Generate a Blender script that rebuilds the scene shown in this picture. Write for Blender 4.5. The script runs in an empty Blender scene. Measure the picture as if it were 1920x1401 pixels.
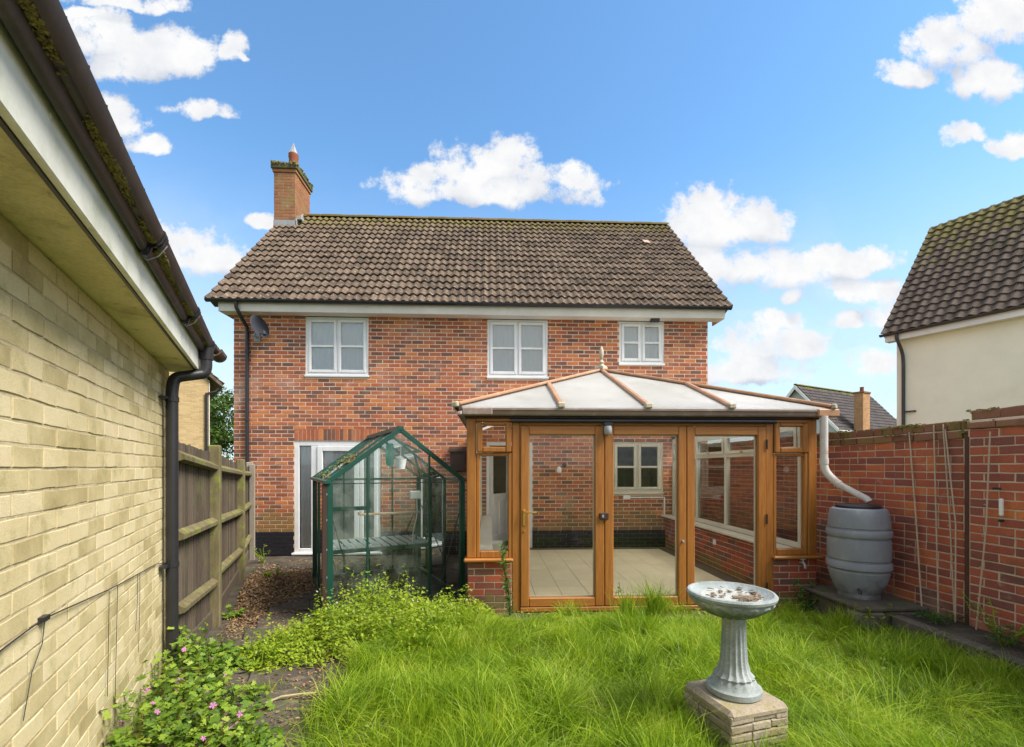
import bpy, bmesh, math, random
import numpy as np
from mathutils import Matrix, Vector, noise
random.seed(7); np.random.seed(7)
R = math.radians
sc = bpy.context.scene
col = sc.collection

# ------------------------------------------------------------------ camera, sky, sun, exposure
EYE = 1.71
cam = bpy.data.objects.new('camera', bpy.data.cameras.new('camera'))
col.objects.link(cam); sc.camera = cam
cam.location = (0, 0, EYE); cam.rotation_euler = (R(90), 0, R(-2.63))
cam.data.sensor_width = 36; cam.data.lens = 16.31; cam.data.shift_y = .0909
cam.data.clip_start = .05; cam.data.clip_end = 2000
sc.view_settings.view_transform = 'Standard'; sc.view_settings.look = 'None'
sc.view_settings.gamma = 1; sc.view_settings.exposure = 1.4
sc.render.engine = 'CYCLES'
sc.cycles.use_denoising = True
sc.cycles.max_bounces = 8; sc.cycles.transparent_max_bounces = 24; sc.cycles.diffuse_bounces = 4
sc.cycles.sample_clamp_indirect = 6

SUN_EL, SUN_AZ = 50, 112          # azimuth clockwise from +Y (towards +X)
sun = bpy.data.objects.new('sun', bpy.data.lights.new('sun', 'SUN')); col.objects.link(sun)
sun.data.energy = 2.7; sun.data.angle = R(24); sun.data.color = (1, .94, .85)
sd = Vector((math.sin(R(SUN_AZ))*math.cos(R(SUN_EL)), math.cos(R(SUN_AZ))*math.cos(R(SUN_EL)), math.sin(R(SUN_EL))))
sun.rotation_euler = sd.to_track_quat('Z', 'Y').to_euler(); sun.location = (12, 3, 14)

class NT:
    """small node-tree writer"""
    def __init__(s, tree): s.t = tree; s.n = tree.nodes; s.l = tree.links
    def node(s, typ, **kw):
        n = s.n.new(typ)
        for k, v in kw.items(): setattr(n, k, v)
        return n
    def put(s, sock, v):
        if isinstance(v, bpy.types.NodeSocket): s.l.new(v, sock)
        elif v is not None:
            if isinstance(v, tuple) and len(v) == 3 and sock.type == 'RGBA': v = (*v, 1)
            sock.default_value = v
    def math(s, op, a, b=None, c=None, clamp=False):
        n = s.node('ShaderNodeMath', operation=op, use_clamp=clamp)
        s.put(n.inputs[0], a)
        if b is not None: s.put(n.inputs[1], b)
        if c is not None: s.put(n.inputs[2], c)
        return n.outputs[0]
    def smooth(s, v, lo, hi):
        n = s.node('ShaderNodeMapRange', interpolation_type='SMOOTHSTEP')
        s.put(n.inputs[0], v); s.put(n.inputs[1], lo); s.put(n.inputs[2], hi)
        return n.outputs[0]
    def mix(s, f, a, b, mode='MIX'):
        n = s.node('ShaderNodeMix', data_type='RGBA', blend_type=mode)
        s.put(n.inputs[0], f); s.put(n.inputs[6], a); s.put(n.inputs[7], b)
        return n.outputs[2]
    def noise(s, vec, scale, detail=5, rough=.6):
        n = s.node('ShaderNodeTexNoise'); s.put(n.inputs['Vector'], vec)
        s.put(n.inputs['Scale'], scale); s.put(n.inputs['Detail'], float(detail)); s.put(n.inputs['Roughness'], rough)
        return n.outputs[0]
    def ramp(s, f, cols, interp='LINEAR'):
        n = s.node('ShaderNodeValToRGB'); cr = n.color_ramp; cr.interpolation = interp
        while len(cr.elements) < len(cols): cr.elements.new(.5)
        for e, (p, c) in zip(cr.elements, cols): e.position = p; e.color = (*c, 1)
        s.put(n.inputs[0], f); return n.outputs[0]

w = bpy.data.worlds.new('World'); sc.world = w; w.use_nodes = True
w.node_tree.nodes.clear(); S = NT(w.node_tree)
sky = S.node('ShaderNodeTexSky', sky_type='NISHITA', sun_disc=False)
sky.sun_elevation = R(SUN_EL); sky.sun_rotation = R(SUN_AZ); sky.air_density = 1.0; sky.dust_density = .3; sky.ozone_density = 1.6
tc = S.node('ShaderNodeTexCoord'); sep = S.node('ShaderNodeSeparateXYZ'); S.l.new(tc.outputs['Generated'], sep.inputs[0])
dx, dy, dz = sep.outputs
dys = S.math('MAXIMUM', dy, .05)
u = S.math('DIVIDE', dx, dys); v = S.math('DIVIDE', dz, dys)
# clouds of the day: centre and half-size as slopes east / up of the direction north
def blob(px, py, rx, ry):
    k = (px-960)/870; h = (875-py)/870; s_, c_ = .04593, .99894
    y = c_-k*s_
    return (k*c_+s_)/y, h/y, rx/870/y, ry/870/y
CL = [(195,80,85,62),(300,105,100,62),(245,130,90,50),(350,100,60,40),(437,100,34,36),(455,112,16,16),(380,212,62,22),(215,225,60,52),(275,272,52,24),(355,480,105,58),(420,478,80,36),
      (925,312,100,58),(1035,338,100,34),(805,352,90,40),(925,362,200,36),(870,330,60,45),(1335,425,105,78),(1415,425,80,60),(1330,500,90,62),(1450,512,150,52),(1580,500,80,44),(1650,490,60,34),
      (1625,552,110,34),(1478,558,24,22),(1785,85,90,66),(1865,40,95,70),(1860,155,80,60),(1700,140,60,32),(1895,282,52,30),(1805,258,50,24),
      (1450,645,115,44),(1455,603,52,26),(1420,690,110,44),(1640,690,70,32),(1655,590,52,42),(1592,602,32,20),(490,417,34,16),(240,6,110,20),(150,30,60,14)]
vec = S.node('ShaderNodeCombineXYZ'); S.l.new(u, vec.inputs[0]); S.l.new(v, vec.inputs[1])
acc = -2.0; acu = -2.0
wob = S.node('ShaderNodeTexNoise'); S.l.new(vec.outputs[0], wob.inputs['Vector']); wob.inputs['Scale'].default_value = 9; wob.inputs['Detail'].default_value = 4
ws = S.node('ShaderNodeSeparateColor'); S.l.new(wob.outputs['Color'], ws.inputs[0])
uu = S.math('MULTIPLY_ADD', S.math('SUBTRACT', ws.outputs[0], .5), .10, u)
vv = S.math('MULTIPLY_ADD', S.math('SUBTRACT', ws.outputs[1], .5), .07, v)
for px, py, rx, ry in CL:
    bu, bv, ru, rv = blob(px, py, rx, ry)
    a = S.math('MULTIPLY_ADD', uu, 1/ru, -bu/ru); b = S.math('MULTIPLY_ADD', vv, 1/rv, -bv/rv)
    a2 = S.math('MULTIPLY_ADD', S.math('MULTIPLY', a, a), -1, 1); up = S.math('ADD', b, .045/rv)
    for k_ in (0, 1):
        c_ = (b, up)[k_]; c_ = S.math('MAXIMUM', c_, S.math('MULTIPLY', c_, -1.5))         # cumulus: flatter underneath
        d = S.math('MULTIPLY_ADD', S.math('MULTIPLY', c_, c_), -1, a2)
        if k_: acu = S.math('MAXIMUM', acu, d)
        else: acc = S.math('MAXIMUM', acc, d)
puff = S.noise(vec.outputs[0], 12, 12, .68)
dens = S.math('ADD', S.math('MULTIPLY_ADD', acc, .8, .18), S.math('MULTIPLY_ADD', puff, 3.8, -1.9))
fmask = S.smooth(dens, -.05, .72)
wisp = S.noise(vec.outputs[0], 3.2, 8, .62)
fwisp = S.math('MULTIPLY', S.smooth(wisp, .42, .72), S.math('MULTIPLY', S.smooth(v, .7, .05), .75))
fmask = S.math('MAXIMUM', fmask, fwisp)
n3 = S.noise(tc.outputs['Generated'], 2.6, 9, .6)                  # the rest of the sky, out of view: broken cloud made denser for fill light
rest = S.math('MULTIPLY', S.smooth(n3, .40, .54), S.smooth(dz, -.02, .1))
infr = S.math('MULTIPLY', S.smooth(dy, .25, .45), S.smooth(v, 1.6, 1.15))
infr = S.math('MULTIPLY', infr, S.smooth(S.math('ABSOLUTE', u), 1.6, 1.3))
mask = S.math('ADD', S.math('MULTIPLY', fmask, infr), S.math('MULTIPLY', rest, S.math('SUBTRACT', 1, infr)))
shade = S.noise(vec.outputs[0], 9, 8, .62)
under = S.math('MULTIPLY_ADD', S.smooth(S.math('SUBTRACT', acu, acc), -.2, 1.0), .8, S.math('MULTIPLY_ADD', shade, 1.6, -.68), clamp=True)
ccol = S.mix(under, (1.0, 1.0, 1.0), (.60, .66, .77))
hz = S.smooth(S.math('ABSOLUTE', dz), .55, .0)
skyt = S.mix(1.0, sky.outputs[0], (.60, .83, .91), 'MULTIPLY')
skyc = S.mix(S.math('MULTIPLY', hz, .8), skyt, (2.6, 2.9, 3.15))
bg1 = S.node('ShaderNodeBackground'); S.l.new(skyc, bg1.inputs[0]); bg1.inputs[1].default_value = .12
bg2 = S.node('ShaderNodeBackground'); S.l.new(ccol, bg2.inputs[0]); bg2.inputs[1].default_value = .375
ms = S.node('ShaderNodeMixShader'); S.l.new(mask, ms.inputs[0]); S.l.new(bg1.outputs[0], ms.inputs[1]); S.l.new(bg2.outputs[0], ms.inputs[2])
wo = S.node('ShaderNodeOutputWorld'); S.l.new(ms.outputs[0], wo.inputs[0])
# (importance map for the sky)
w.cycles.sampling_method = 'MANUAL'; w.cycles.sample_map_resolution = 512

# ------------------------------------------------------------------ materials
def new_mat(name):
    m = bpy.data.materials.new(name); m.use_nodes = True; m.node_tree.nodes.clear(); return m, NT(m.node_tree)
def mat(name, cols, rough=.8, scale=3.0, rnd=.0, nz=1.0, bump=.15, bscale=70, spec=.3, metal=0, stains=(), trans=None, stretch=None, fine=.18):
    """cols: ramp driven by per-piece random (rnd) + noise (nz). stains: (colour, scale, lo, hi, zlo, zhi, amount): noise mask, raised towards height zlo"""
    m, T = new_mat(name)
    g = T.node('ShaderNodeNewGeometry'); pos = g.outputs['Position']
    p2 = pos
    if stretch:
        mp = T.node('ShaderNodeMapping'); mp.inputs['Scale'].default_value = stretch; T.l.new(pos, mp.inputs['Vector']); p2 = mp.outputs[0]
    if isinstance(cols, tuple): cols = [(0, tuple(c*.82 for c in cols)), (1, tuple(min(1, c*1.16) for c in cols))]
    n1 = T.noise(p2, scale, 6, .62)
    f = T.math('MULTIPLY_ADD', T.math('SUBTRACT', n1, .5), nz*1.6, .5)
    if rnd:
        oi = T.node('ShaderNodeObjectInfo')
        r = T.math('FRACT', T.math('MULTIPLY_ADD', oi.outputs['Random'], 3.7, g.outputs['Random Per Island']))
        f = T.math('ADD', T.math('MULTIPLY', r, rnd), T.math('MULTIPLY', f, 1-rnd))
    c = T.ramp(T.math('ADD', f, 0, clamp=True), cols)
    fn = T.noise(p2, bscale, 4, .7)
    c = T.mix(1.0, c, T.ramp(fn, [(.25, (1-fine,)*3), (.75, (1+fine,)*3)]), 'MULTIPLY')
    if stains:
        sz = T.node('ShaderNodeSeparateXYZ'); T.l.new(pos, sz.inputs[0])
    for st in stains:
        colr, s_, lo, hi, zlo, zhi, amt = st
        q = T.noise(pos, s_, 7, .68)
        if zlo is not None: q = T.math('ADD', q, T.math('MULTIPLY_ADD', T.smooth(sz.outputs[2], zhi, zlo), .5, -.3))
        k = T.math('MULTIPLY', T.smooth(q, lo, hi), amt)
        c = T.mix(k, c, colr)
    b = T.node('ShaderNodeBsdfPrincipled'); T.put(b.inputs['Base Color'], c)
    b.inputs['Roughness'].default_value = rough; b.inputs['Metallic'].default_value = metal
    b.inputs['Specular IOR Level'].default_value = spec
    if bump:
        bn = T.node('ShaderNodeBump'); bn.inputs['Strength'].default_value = bump; bn.inputs['Distance'].default_value = .004
        T.l.new(fn, bn.inputs['Height']); T.l.new(bn.outputs[0], b.inputs['Normal'])
    out = T.node('ShaderNodeOutputMaterial'); sh = b.outputs[0]
    if trans:
        tr = T.node('ShaderNodeBsdfTranslucent'); T.put(tr.inputs[0], c)
        mx = T.node('ShaderNodeMixShader'); mx.inputs[0].default_value = trans
        T.l.new(sh, mx.inputs[1]); T.l.new(tr.outputs[0], mx.inputs[2]); sh = mx.outputs[0]
    T.l.new(sh, out.inputs[0]); return m
def glass(name, tint, refl=1.0, dirt=0.0, dirtcol=(.5,.55,.5)):
    m, T = new_mat(name)
    fr = T.node('ShaderNodeFresnel'); fr.inputs[0].default_value = 1.5
    gl = T.node('ShaderNodeBsdfGlossy'); gl.inputs['Roughness'].default_value = .01
    tp = T.node('ShaderNodeBsdfTransparent'); T.put(tp.inputs[0], tint)
    mx = T.node('ShaderNodeMixShader'); T.l.new(T.math('MULTIPLY', fr.outputs[0], refl, clamp=True), mx.inputs[0])
    T.l.new(tp.outputs[0], mx.inputs[1]); T.l.new(gl.outputs[0], mx.inputs[2]); sh = mx.outputs[0]
    if dirt:
        g = T.node('ShaderNodeNewGeometry'); df = T.node('ShaderNodeBsdfDiffuse'); T.put(df.inputs[0], dirtcol)
        m2 = T.node('ShaderNodeMixShader'); T.l.new(T.math('MULTIPLY', T.smooth(T.noise(g.outputs['Position'], 5, 6), .35, .75), dirt), m2.inputs[0])
        T.l.new(sh, m2.inputs[1]); T.l.new(df.outputs[0], m2.inputs[2]); sh = m2.outputs[0]
    out = T.node('ShaderNodeOutputMaterial'); T.l.new(sh, out.inputs[0]); return m

MOSS = (.16, .15, .02); ALG = (.17, .17, .05); GRIME = (.07, .06, .045)
m_brick = mat('orange_red_brick', [(0,(.12,.075,.065)),(.18,(.20,.095,.065)),(.35,(.34,.115,.058)),(.52,(.47,.135,.06)),(.66,(.44,.15,.07)),(.8,(.60,.215,.07)),(.9,(.46,.20,.10)),(1,(.23,.14,.10))],
              rough=.9, scale=1.3, rnd=.74, nz=1.5, stains=[((.62,.52,.45), 1.1, .50, .74, None, None, .45), ((.60,.52,.44), 5, .60, .74, None, None, .35), ((.10,.06,.045), 3.3, .54, .74, None, None, .45), (ALG, 2.2, .46, .64, .3, 1.7, .55)])
m_mortar = mat('pale_lime_mortar', (.74,.57,.45), rough=.95, scale=2, stains=[(ALG, 2.2, .46, .64, .3, 1.7, .4)])
m_gmort = mat('sandy_pink_mortar', (.56,.43,.32), rough=.95, scale=2, stains=[((.34,.27,.19), 1.1, .5, .72, .2, 1.0, .5)])
m_bbrick = mat('dark_garden_wall_brick', [(0,(.13,.08,.08)),(.2,(.23,.085,.07)),(.5,(.36,.095,.062)),(.72,(.46,.125,.065)),(.9,(.62,.20,.06)),(1,(.32,.20,.12))],
               rough=.85, scale=1.2, rnd=.6, nz=1.4, stains=[((.34,.27,.19), 1.1, .5, .72, .2, 1.0, .55), ((.12,.07,.05), 2.6, .50, .70, None, None, .55), ((.50,.40,.33), 6, .60, .74, None, None, .4), (ALG, 3.2, .60, .75, None, None, .4)])
m_cop = mat('mossy_coping_brick', [(0,(.12,.07,.05)),(.5,(.24,.10,.065)),(1,(.34,.18,.11))], rough=.95, scale=2, rnd=.5, bump=.5, stains=[((.20,.18,.04), 3.4, .47, .60, None, None, .8), (GRIME, 6, .55, .72, None, None, .5)])
m_ybrick = mat('buff_yellow_brick', [(0,(.30,.235,.10)),(.25,(.46,.375,.19)),(.5,(.60,.50,.28)),(.8,(.68,.575,.36)),(1,(.64,.46,.29))], rough=.95, scale=3.2, rnd=.5, nz=1.4, bump=.5, bscale=170, fine=.16,
               stains=[((.33,.29,.12), 8, .52, .70, None, None, .6), ((.10,.09,.07), 3.1, .68, .78, None, None, .7), ((.72,.62,.40), 3, .55, .8, None, None, .6), (ALG, 2.2, .5, .75, .1, 1.6, .4)])
m_ymort = mat('buff_mortar', (.50,.42,.26), rough=.97, scale=3, bump=.4, stains=[((.20,.17,.10), 14, .52, .66, None, None, .6)])
m_tile = mat('weathered_brown_roof_tile', [(0,(.042,.030,.022)),(.35,(.088,.061,.043)),(.65,(.14,.098,.07)),(1,(.20,.145,.105))], rough=.95, scale=5, rnd=.4, nz=1.5, bump=.8, bscale=45, fine=.4,
             stains=[((.34,.30,.23), 17, .54, .66, None, None, .75), ((.03,.026,.022), 10, .53, .68, None, None, .75), ((.15,.12,.03), 5.5, .53, .68, 8.3, 6.4, .75), ((.17,.14,.03), 3.1, .62, .74, None, None, .6)])
m_tile2 = mat('grey_brown_mossy_roof_tile', [(0,(.05,.038,.03)),(.5,(.10,.076,.06)),(1,(.15,.115,.09))], rough=.95, scale=2.5, rnd=.45, bump=.5, bscale=40, fine=.25, stains=[((.15,.13,.035), 3.6, .42, .58, 9.4, 4.6, .8), ((.2,.18,.14), 15, .58, .7, None, None, .5)])
m_tile3 = mat('dark_slate_grey_roof_tile', [(0,(.045,.04,.042)),(1,(.10,.085,.08))], rough=.95, scale=1.5, rnd=.5, stains=[(MOSS, 2, .5, .62, 7.2, 6.3, .8)])
m_white = mat('white_upvc', (.80,.80,.80), rough=.35, scale=2, bump=0, fine=.02, spec=.4)
m_fascia = mat('weathered_white_fascia', (.76,.71,.64), rough=.6, scale=2, bump=.05, fine=.05, stains=[((.42,.38,.27), 1.4, .52, .8, None, None, .4)])
m_gfascia = mat('algae_stained_white_fascia', (.80,.80,.72), rough=.5, scale=2, bump=.05, fine=.04, stains=[((.30,.33,.14), 2.4, .47, .72, None, None, .55), ((.10,.10,.05), 16, .64, .75, None, None, .5)])
m_soffit = mat('stained_yellow_soffit', [(0,(.62,.54,.27)),(1,(.78,.70,.44))], rough=.85, scale=3, stains=[((.20,.16,.06), 3.5, .5, .72, None, None, .55), ((.12,.09,.05), 14, .60, .72, None, None, .5)])
m_cream = mat('cream_upvc', (.66,.63,.53), rough=.4, scale=2, bump=0, fine=.02)
m_wood = mat('orange_oak_woodgrain_upvc', [(0,(.24,.085,.018)),(.5,(.35,.135,.028)),(1,(.44,.19,.045))], rough=.42, scale=9, nz=1.0, stretch=(5,5,.35), bump=.08, bscale=30, fine=.16, spec=.4, stains=[((.42,.22,.09), 3, .56, .8, None, None, .45), ((.16,.07,.025), 9, .62, .76, None, None, .4)])
m_woodh = mat('orange_oak_woodgrain_upvc_rails', [(0,(.26,.095,.022)),(.5,(.37,.145,.032)),(1,(.45,.20,.05))], rough=.42, scale=9, nz=1.0, stretch=(.35,5,5), bump=.08, bscale=30, fine=.16, spec=.4, stains=[((.42,.22,.09), 3, .56, .8, None, None, .45), ((.16,.07,.025), 9, .62, .76, None, None, .4)])
m_bar = mat('faded_tan_glazing_bar', (.42,.23,.13), rough=.5, scale=5, fine=.08, stains=[((.55,.40,.28), 5, .5, .7, None, None, .5)])
m_brown = mat('dark_brown_upvc', (.06,.035,.028), rough=.4, fine=.05)
m_cgut = mat('faded_brown_gutter', (.27,.20,.17), rough=.35, fine=.05, scale=3, stains=[((.45,.40,.36), 6, .5, .7, None, None, .5)])
m_black = mat('black_plastic', (.022,.021,.024), rough=.38, fine=.1, scale=6, spec=.5)
m_gblack = mat('weathered_brown_black_gutter', (.05,.04,.04), rough=.5, fine=.15, scale=6, spec=.5, stains=[((.12,.10,.09), 5, .5, .7, None, None, .5)])
m_moss = mat('moss', [(0,(.10,.09,.035)),(1,(.30,.27,.08))], rough=1, scale=30, bump=1, bscale=120, fine=.4)
m_render = mat('cream_painted_render', (.90,.86,.72), rough=.9, scale=.9, nz=.7, bump=.1, fine=.03, stains=[((.68,.64,.50), .7, .5, .8, None, None, .5)])
m_poly = mat('opal_polycarbonate', (.93,.93,.89), rough=.3, scale=1.2, bump=0, fine=.03, trans=.70, stains=[((.58,.56,.42), 2.5, .52, .80, None, None, .45), ((.35,.33,.26), 22, .66, .78, None, None, .35)])
m_glass = glass('window_glass', (.97,.98,.98), 1.0)
m_cglass = glass('conservatory_glass', (.985,.99,.98), .6)
m_gglass = glass('dirty_greenhouse_glass', (.86,.92,.90), 1.4, .24, (.42,.47,.42))
m_net = mat('white_net_curtain', (.93,.94,.95), rough=1, scale=6, stretch=(9,9,.5), bump=0, fine=.03, nz=.5)
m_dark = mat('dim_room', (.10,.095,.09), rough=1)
m_kit = mat('kitchen_unit', (.05,.07,.05), rough=.5)
m_bit = mat('black_bitumen_paint', (.018,.017,.022), rough=.6, bump=.5, bscale=25)
m_ftile = mat('cream_floor_tile', (.90,.79,.55), rough=.35, scale=3, rnd=.3, bump=.02, fine=.05)
m_grout = mat('brown_grout', (.16,.12,.09))
m_green = mat('green_aluminium', (.006,.06,.042), rough=.35, scale=4, fine=.1, spec=.5, stains=[((.20,.22,.18), 12, .66, .75, None, None, .6)])
m_stage = mat('silver_green_aluminium', (.30,.36,.35), rough=.45, scale=5, metal=.2)
m_teal = mat('teal_cloth', (.03,.50,.34), rough=.9, trans=.3)
m_butt = mat('blue_grey_plastic', [(0,(.20,.215,.25)),(1,(.28,.295,.34))], rough=.5, scale=4, stretch=(1,1,.4), fine=.05, bump=.04, stains=[((.36,.37,.38), 6, .52, .7, None, None, .5), (GRIME, 5, .50, .72, .35, .9, .6), ((.12,.13,.10), 14, .60, .7, None, None, .4)])
m_pipew = mat('stained_white_pipe', (.62,.58,.54), rough=.45, scale=6, fine=.06, stains=[((.42,.20,.10), 9, .52, .68, None, None, .6)])
m_lead = mat('grey_lead', (.34,.35,.37), rough=.6, scale=6)
m_terra = mat('terracotta', (.26,.085,.05), rough=.9)
m_stone = mat('weathered_grey_stone', [(0,(.16,.19,.185)),(.5,(.29,.32,.315)),(1,(.43,.46,.45))], rough=.9, scale=9, bump=.6, bscale=90, fine=.22, stains=[((.10,.12,.09), 7, .56, .75, None, None, .5), ((.60,.60,.56), 20, .62, .72, None, None, .5)])
m_bowl = mat('algae_darkened_stone_bowl', [(0,(.15,.18,.17)),(.5,(.27,.30,.295)),(1,(.42,.45,.44))], rough=.9, scale=9, bump=.6, bscale=90, fine=.22, stains=[((.07,.10,.055), 7, .42, .62, .90, 1.02, .75), ((.60,.60,.56), 20, .62, .72, None, None, .5)])
m_plinth = mat('buff_block_stone', [(0,(.20,.155,.11)),(1,(.47,.40,.30))], rough=.95, scale=7, rnd=.4, bump=.9, bscale=60, fine=.3, stains=[((.26,.22,.05), 9, .50, .64, None, None, .6), ((.34,.17,.12), 8, .58, .7, None, None, .5), (GRIME, 22, .6, .7, None, None, .7)])
m_kerb = mat('mossy_grey_kerb_stone', [(0,(.07,.06,.045)),(1,(.19,.165,.13))], rough=.95, scale=6, rnd=.4, bump=.8, bscale=50, fine=.3, stains=[((.12,.14,.03), 5, .52, .64, None, None, .6)])
m_board = mat('weathered_fence_board', [(0,(.05,.037,.026)),(.5,(.105,.08,.058)),(1,(.185,.148,.11))], rough=.95, scale=7, rnd=.55, stretch=(5,5,.4), bump=.5, bscale=60, fine=.2, stains=[((.15,.15,.06), 3, .5, .7, None, None, .5)])
m_post = mat('algae_green_timber', [(0,(.08,.066,.03)),(.5,(.15,.125,.062)),(1,(.24,.20,.115))], rough=.95, scale=6, stretch=(3,3,.5), bump=.5, bscale=60, fine=.18, stains=[((.22,.26,.04), 4, .5, .65, None, None, .6)])
m_gpost = mat('grey_weathered_timber', [(0,(.20,.17,.13)),(1,(.36,.32,.26))], rough=.95, scale=6, stretch=(3,3,.4), bump=.5, fine=.2)
m_bamboo = mat('bleached_bamboo', (.48,.38,.28), rough=.8, scale=14)
m_rust = mat('rusty_brown_steel', (.10,.045,.03), rough=.8, scale=14)
m_brass = mat('brass', (.75,.50,.14), rough=.3, metal=1, bump=0)
m_soil = mat('dark_soil', [(0,(.035,.028,.022)),(.5,(.075,.06,.045)),(1,(.15,.125,.09))], rough=1, scale=5, bump=1, bscale=35, fine=.4, stains=[((.06,.09,.02), 2.2, .54, .68, None, None, .6)])
m_slab = mat('dark_mossy_paving_slab', [(0,(.045,.038,.03)),(1,(.105,.09,.072))], rough=.9, scale=3, rnd=.3, bump=.6, bscale=40, fine=.25, stains=[((.07,.09,.03), 3, .52, .68, None, None, .6), ((.20,.15,.10), 9, .52, .66, None, None, .7), ((.09,.07,.05), 2.5, .5, .65, None, None, .7)])
m_far = mat('rough_grassland', [(0,(.06,.09,.02)),(1,(.12,.14,.04))], rough=1, scale=.4)
m_twig = mat('pale_dry_stem', (.42,.33,.20), rough=.9)
m_grass = mat('bright_lawn_grass', [(0,(.055,.11,.012)),(.25,(.14,.26,.012)),(.5,(.26,.41,.018)),(.75,(.42,.53,.035)),(.9,(.52,.56,.09)),(1,(.58,.50,.20))], rough=.5, scale=2.6, rnd=.55, nz=1.5, bump=0, fine=.05, trans=.45, spec=.3)
m_weed = mat('yellow_green_weed_leaf', [(0,(.11,.20,.012)),(.5,(.27,.38,.022)),(1,(.46,.50,.05))], rough=.5, scale=2, rnd=.6, bump=0, trans=.35)
m_geran = mat('mid_green_geranium_leaf', [(0,(.05,.09,.02)),(.35,(.12,.22,.025)),(.7,(.24,.36,.035)),(.9,(.36,.42,.06)),(1,(.28,.12,.06))], rough=.5, scale=4, rnd=.65, bump=0, trans=.35)
m_willow = mat('deep_green_stem_leaf', [(0,(.04,.10,.02)),(1,(.13,.24,.045))], rough=.5, scale=2, rnd=.6, bump=0, trans=.3)
m_pink = mat('pink_petal', (.62,.22,.50), rough=.7, bump=0, trans=.3)
m_wpetal = mat('white_petal', (.75,.72,.68), rough=.7, bump=0, trans=.3)
m_litter = mat('dry_brown_leaf', [(0,(.12,.065,.03)),(.5,(.28,.165,.08)),(1,(.45,.30,.16))], rough=.9, scale=3, rnd=.8, bump=0, trans=.1)
m_tree = mat('fresh_tree_leaf', [(0,(.03,.065,.012)),(.6,(.08,.15,.02)),(1,(.16,.22,.035))], rough=.6, scale=.8, rnd=.5, bump=0, trans=.3)
m_bark = mat('bark', (.09,.07,.05), rough=1, bump=.8)
m_debris = mat('dry_leaf_debris', [(0,(.10,.075,.055)),(1,(.30,.22,.15))], rough=1, scale=9, rnd=.6, bump=.4)
m_algfilm = mat('milky_water_film', (.46,.47,.43), rough=.15, scale=12, spec=.5, fine=.1, stains=[((.16,.12,.08), 9, .55, .66, None, None, .7)])
m_pinktile = mat('fresh_pink_tile', (.52,.33,.28), rough=.9)

# ------------------------------------------------------------------ object helpers
FR = Matrix.Identity(4)          # frame in which shapes are being written
WM = {}
def frame(x=0, y=0, z=0, rz=0):
    global FR
    FR = Matrix.Translation((x, y, z)) @ Matrix.Rotation(rz, 4, 'Z'); return FR
def link(o, parent, world):
    col.objects.link(o)
    WM[o.name] = world
    if parent is not None:
        o.parent = parent; o.matrix_basis = WM[parent.name].inverted() @ world
    else: o.matrix_basis = world
    return o
def tag(o, label=None, cat=None, group=None, kind=None):
    for k, val in (('label', label), ('category', cat), ('group', group), ('kind', kind)):
        if val: o[k] = val
    return o
def thing(name, label, cat, loc=(0,0,0), rz=0, group=None):
    """an Empty at the base of a thing; shapes go on being written in the current frame"""
    o = bpy.data.objects.new(name, None); o.empty_display_size = .2
    link(o, None, FR @ Matrix.Translation(loc) @ Matrix.Rotation(rz, 4, 'Z'))
    return tag(o, label, cat, group)
def ob(name, me, parent=None, T=None, label=None):
    o = bpy.data.objects.new(name, me)
    link(o, parent, FR @ T if T is not None else FR.copy())
    if label: o['label'] = label
    return o

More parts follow.
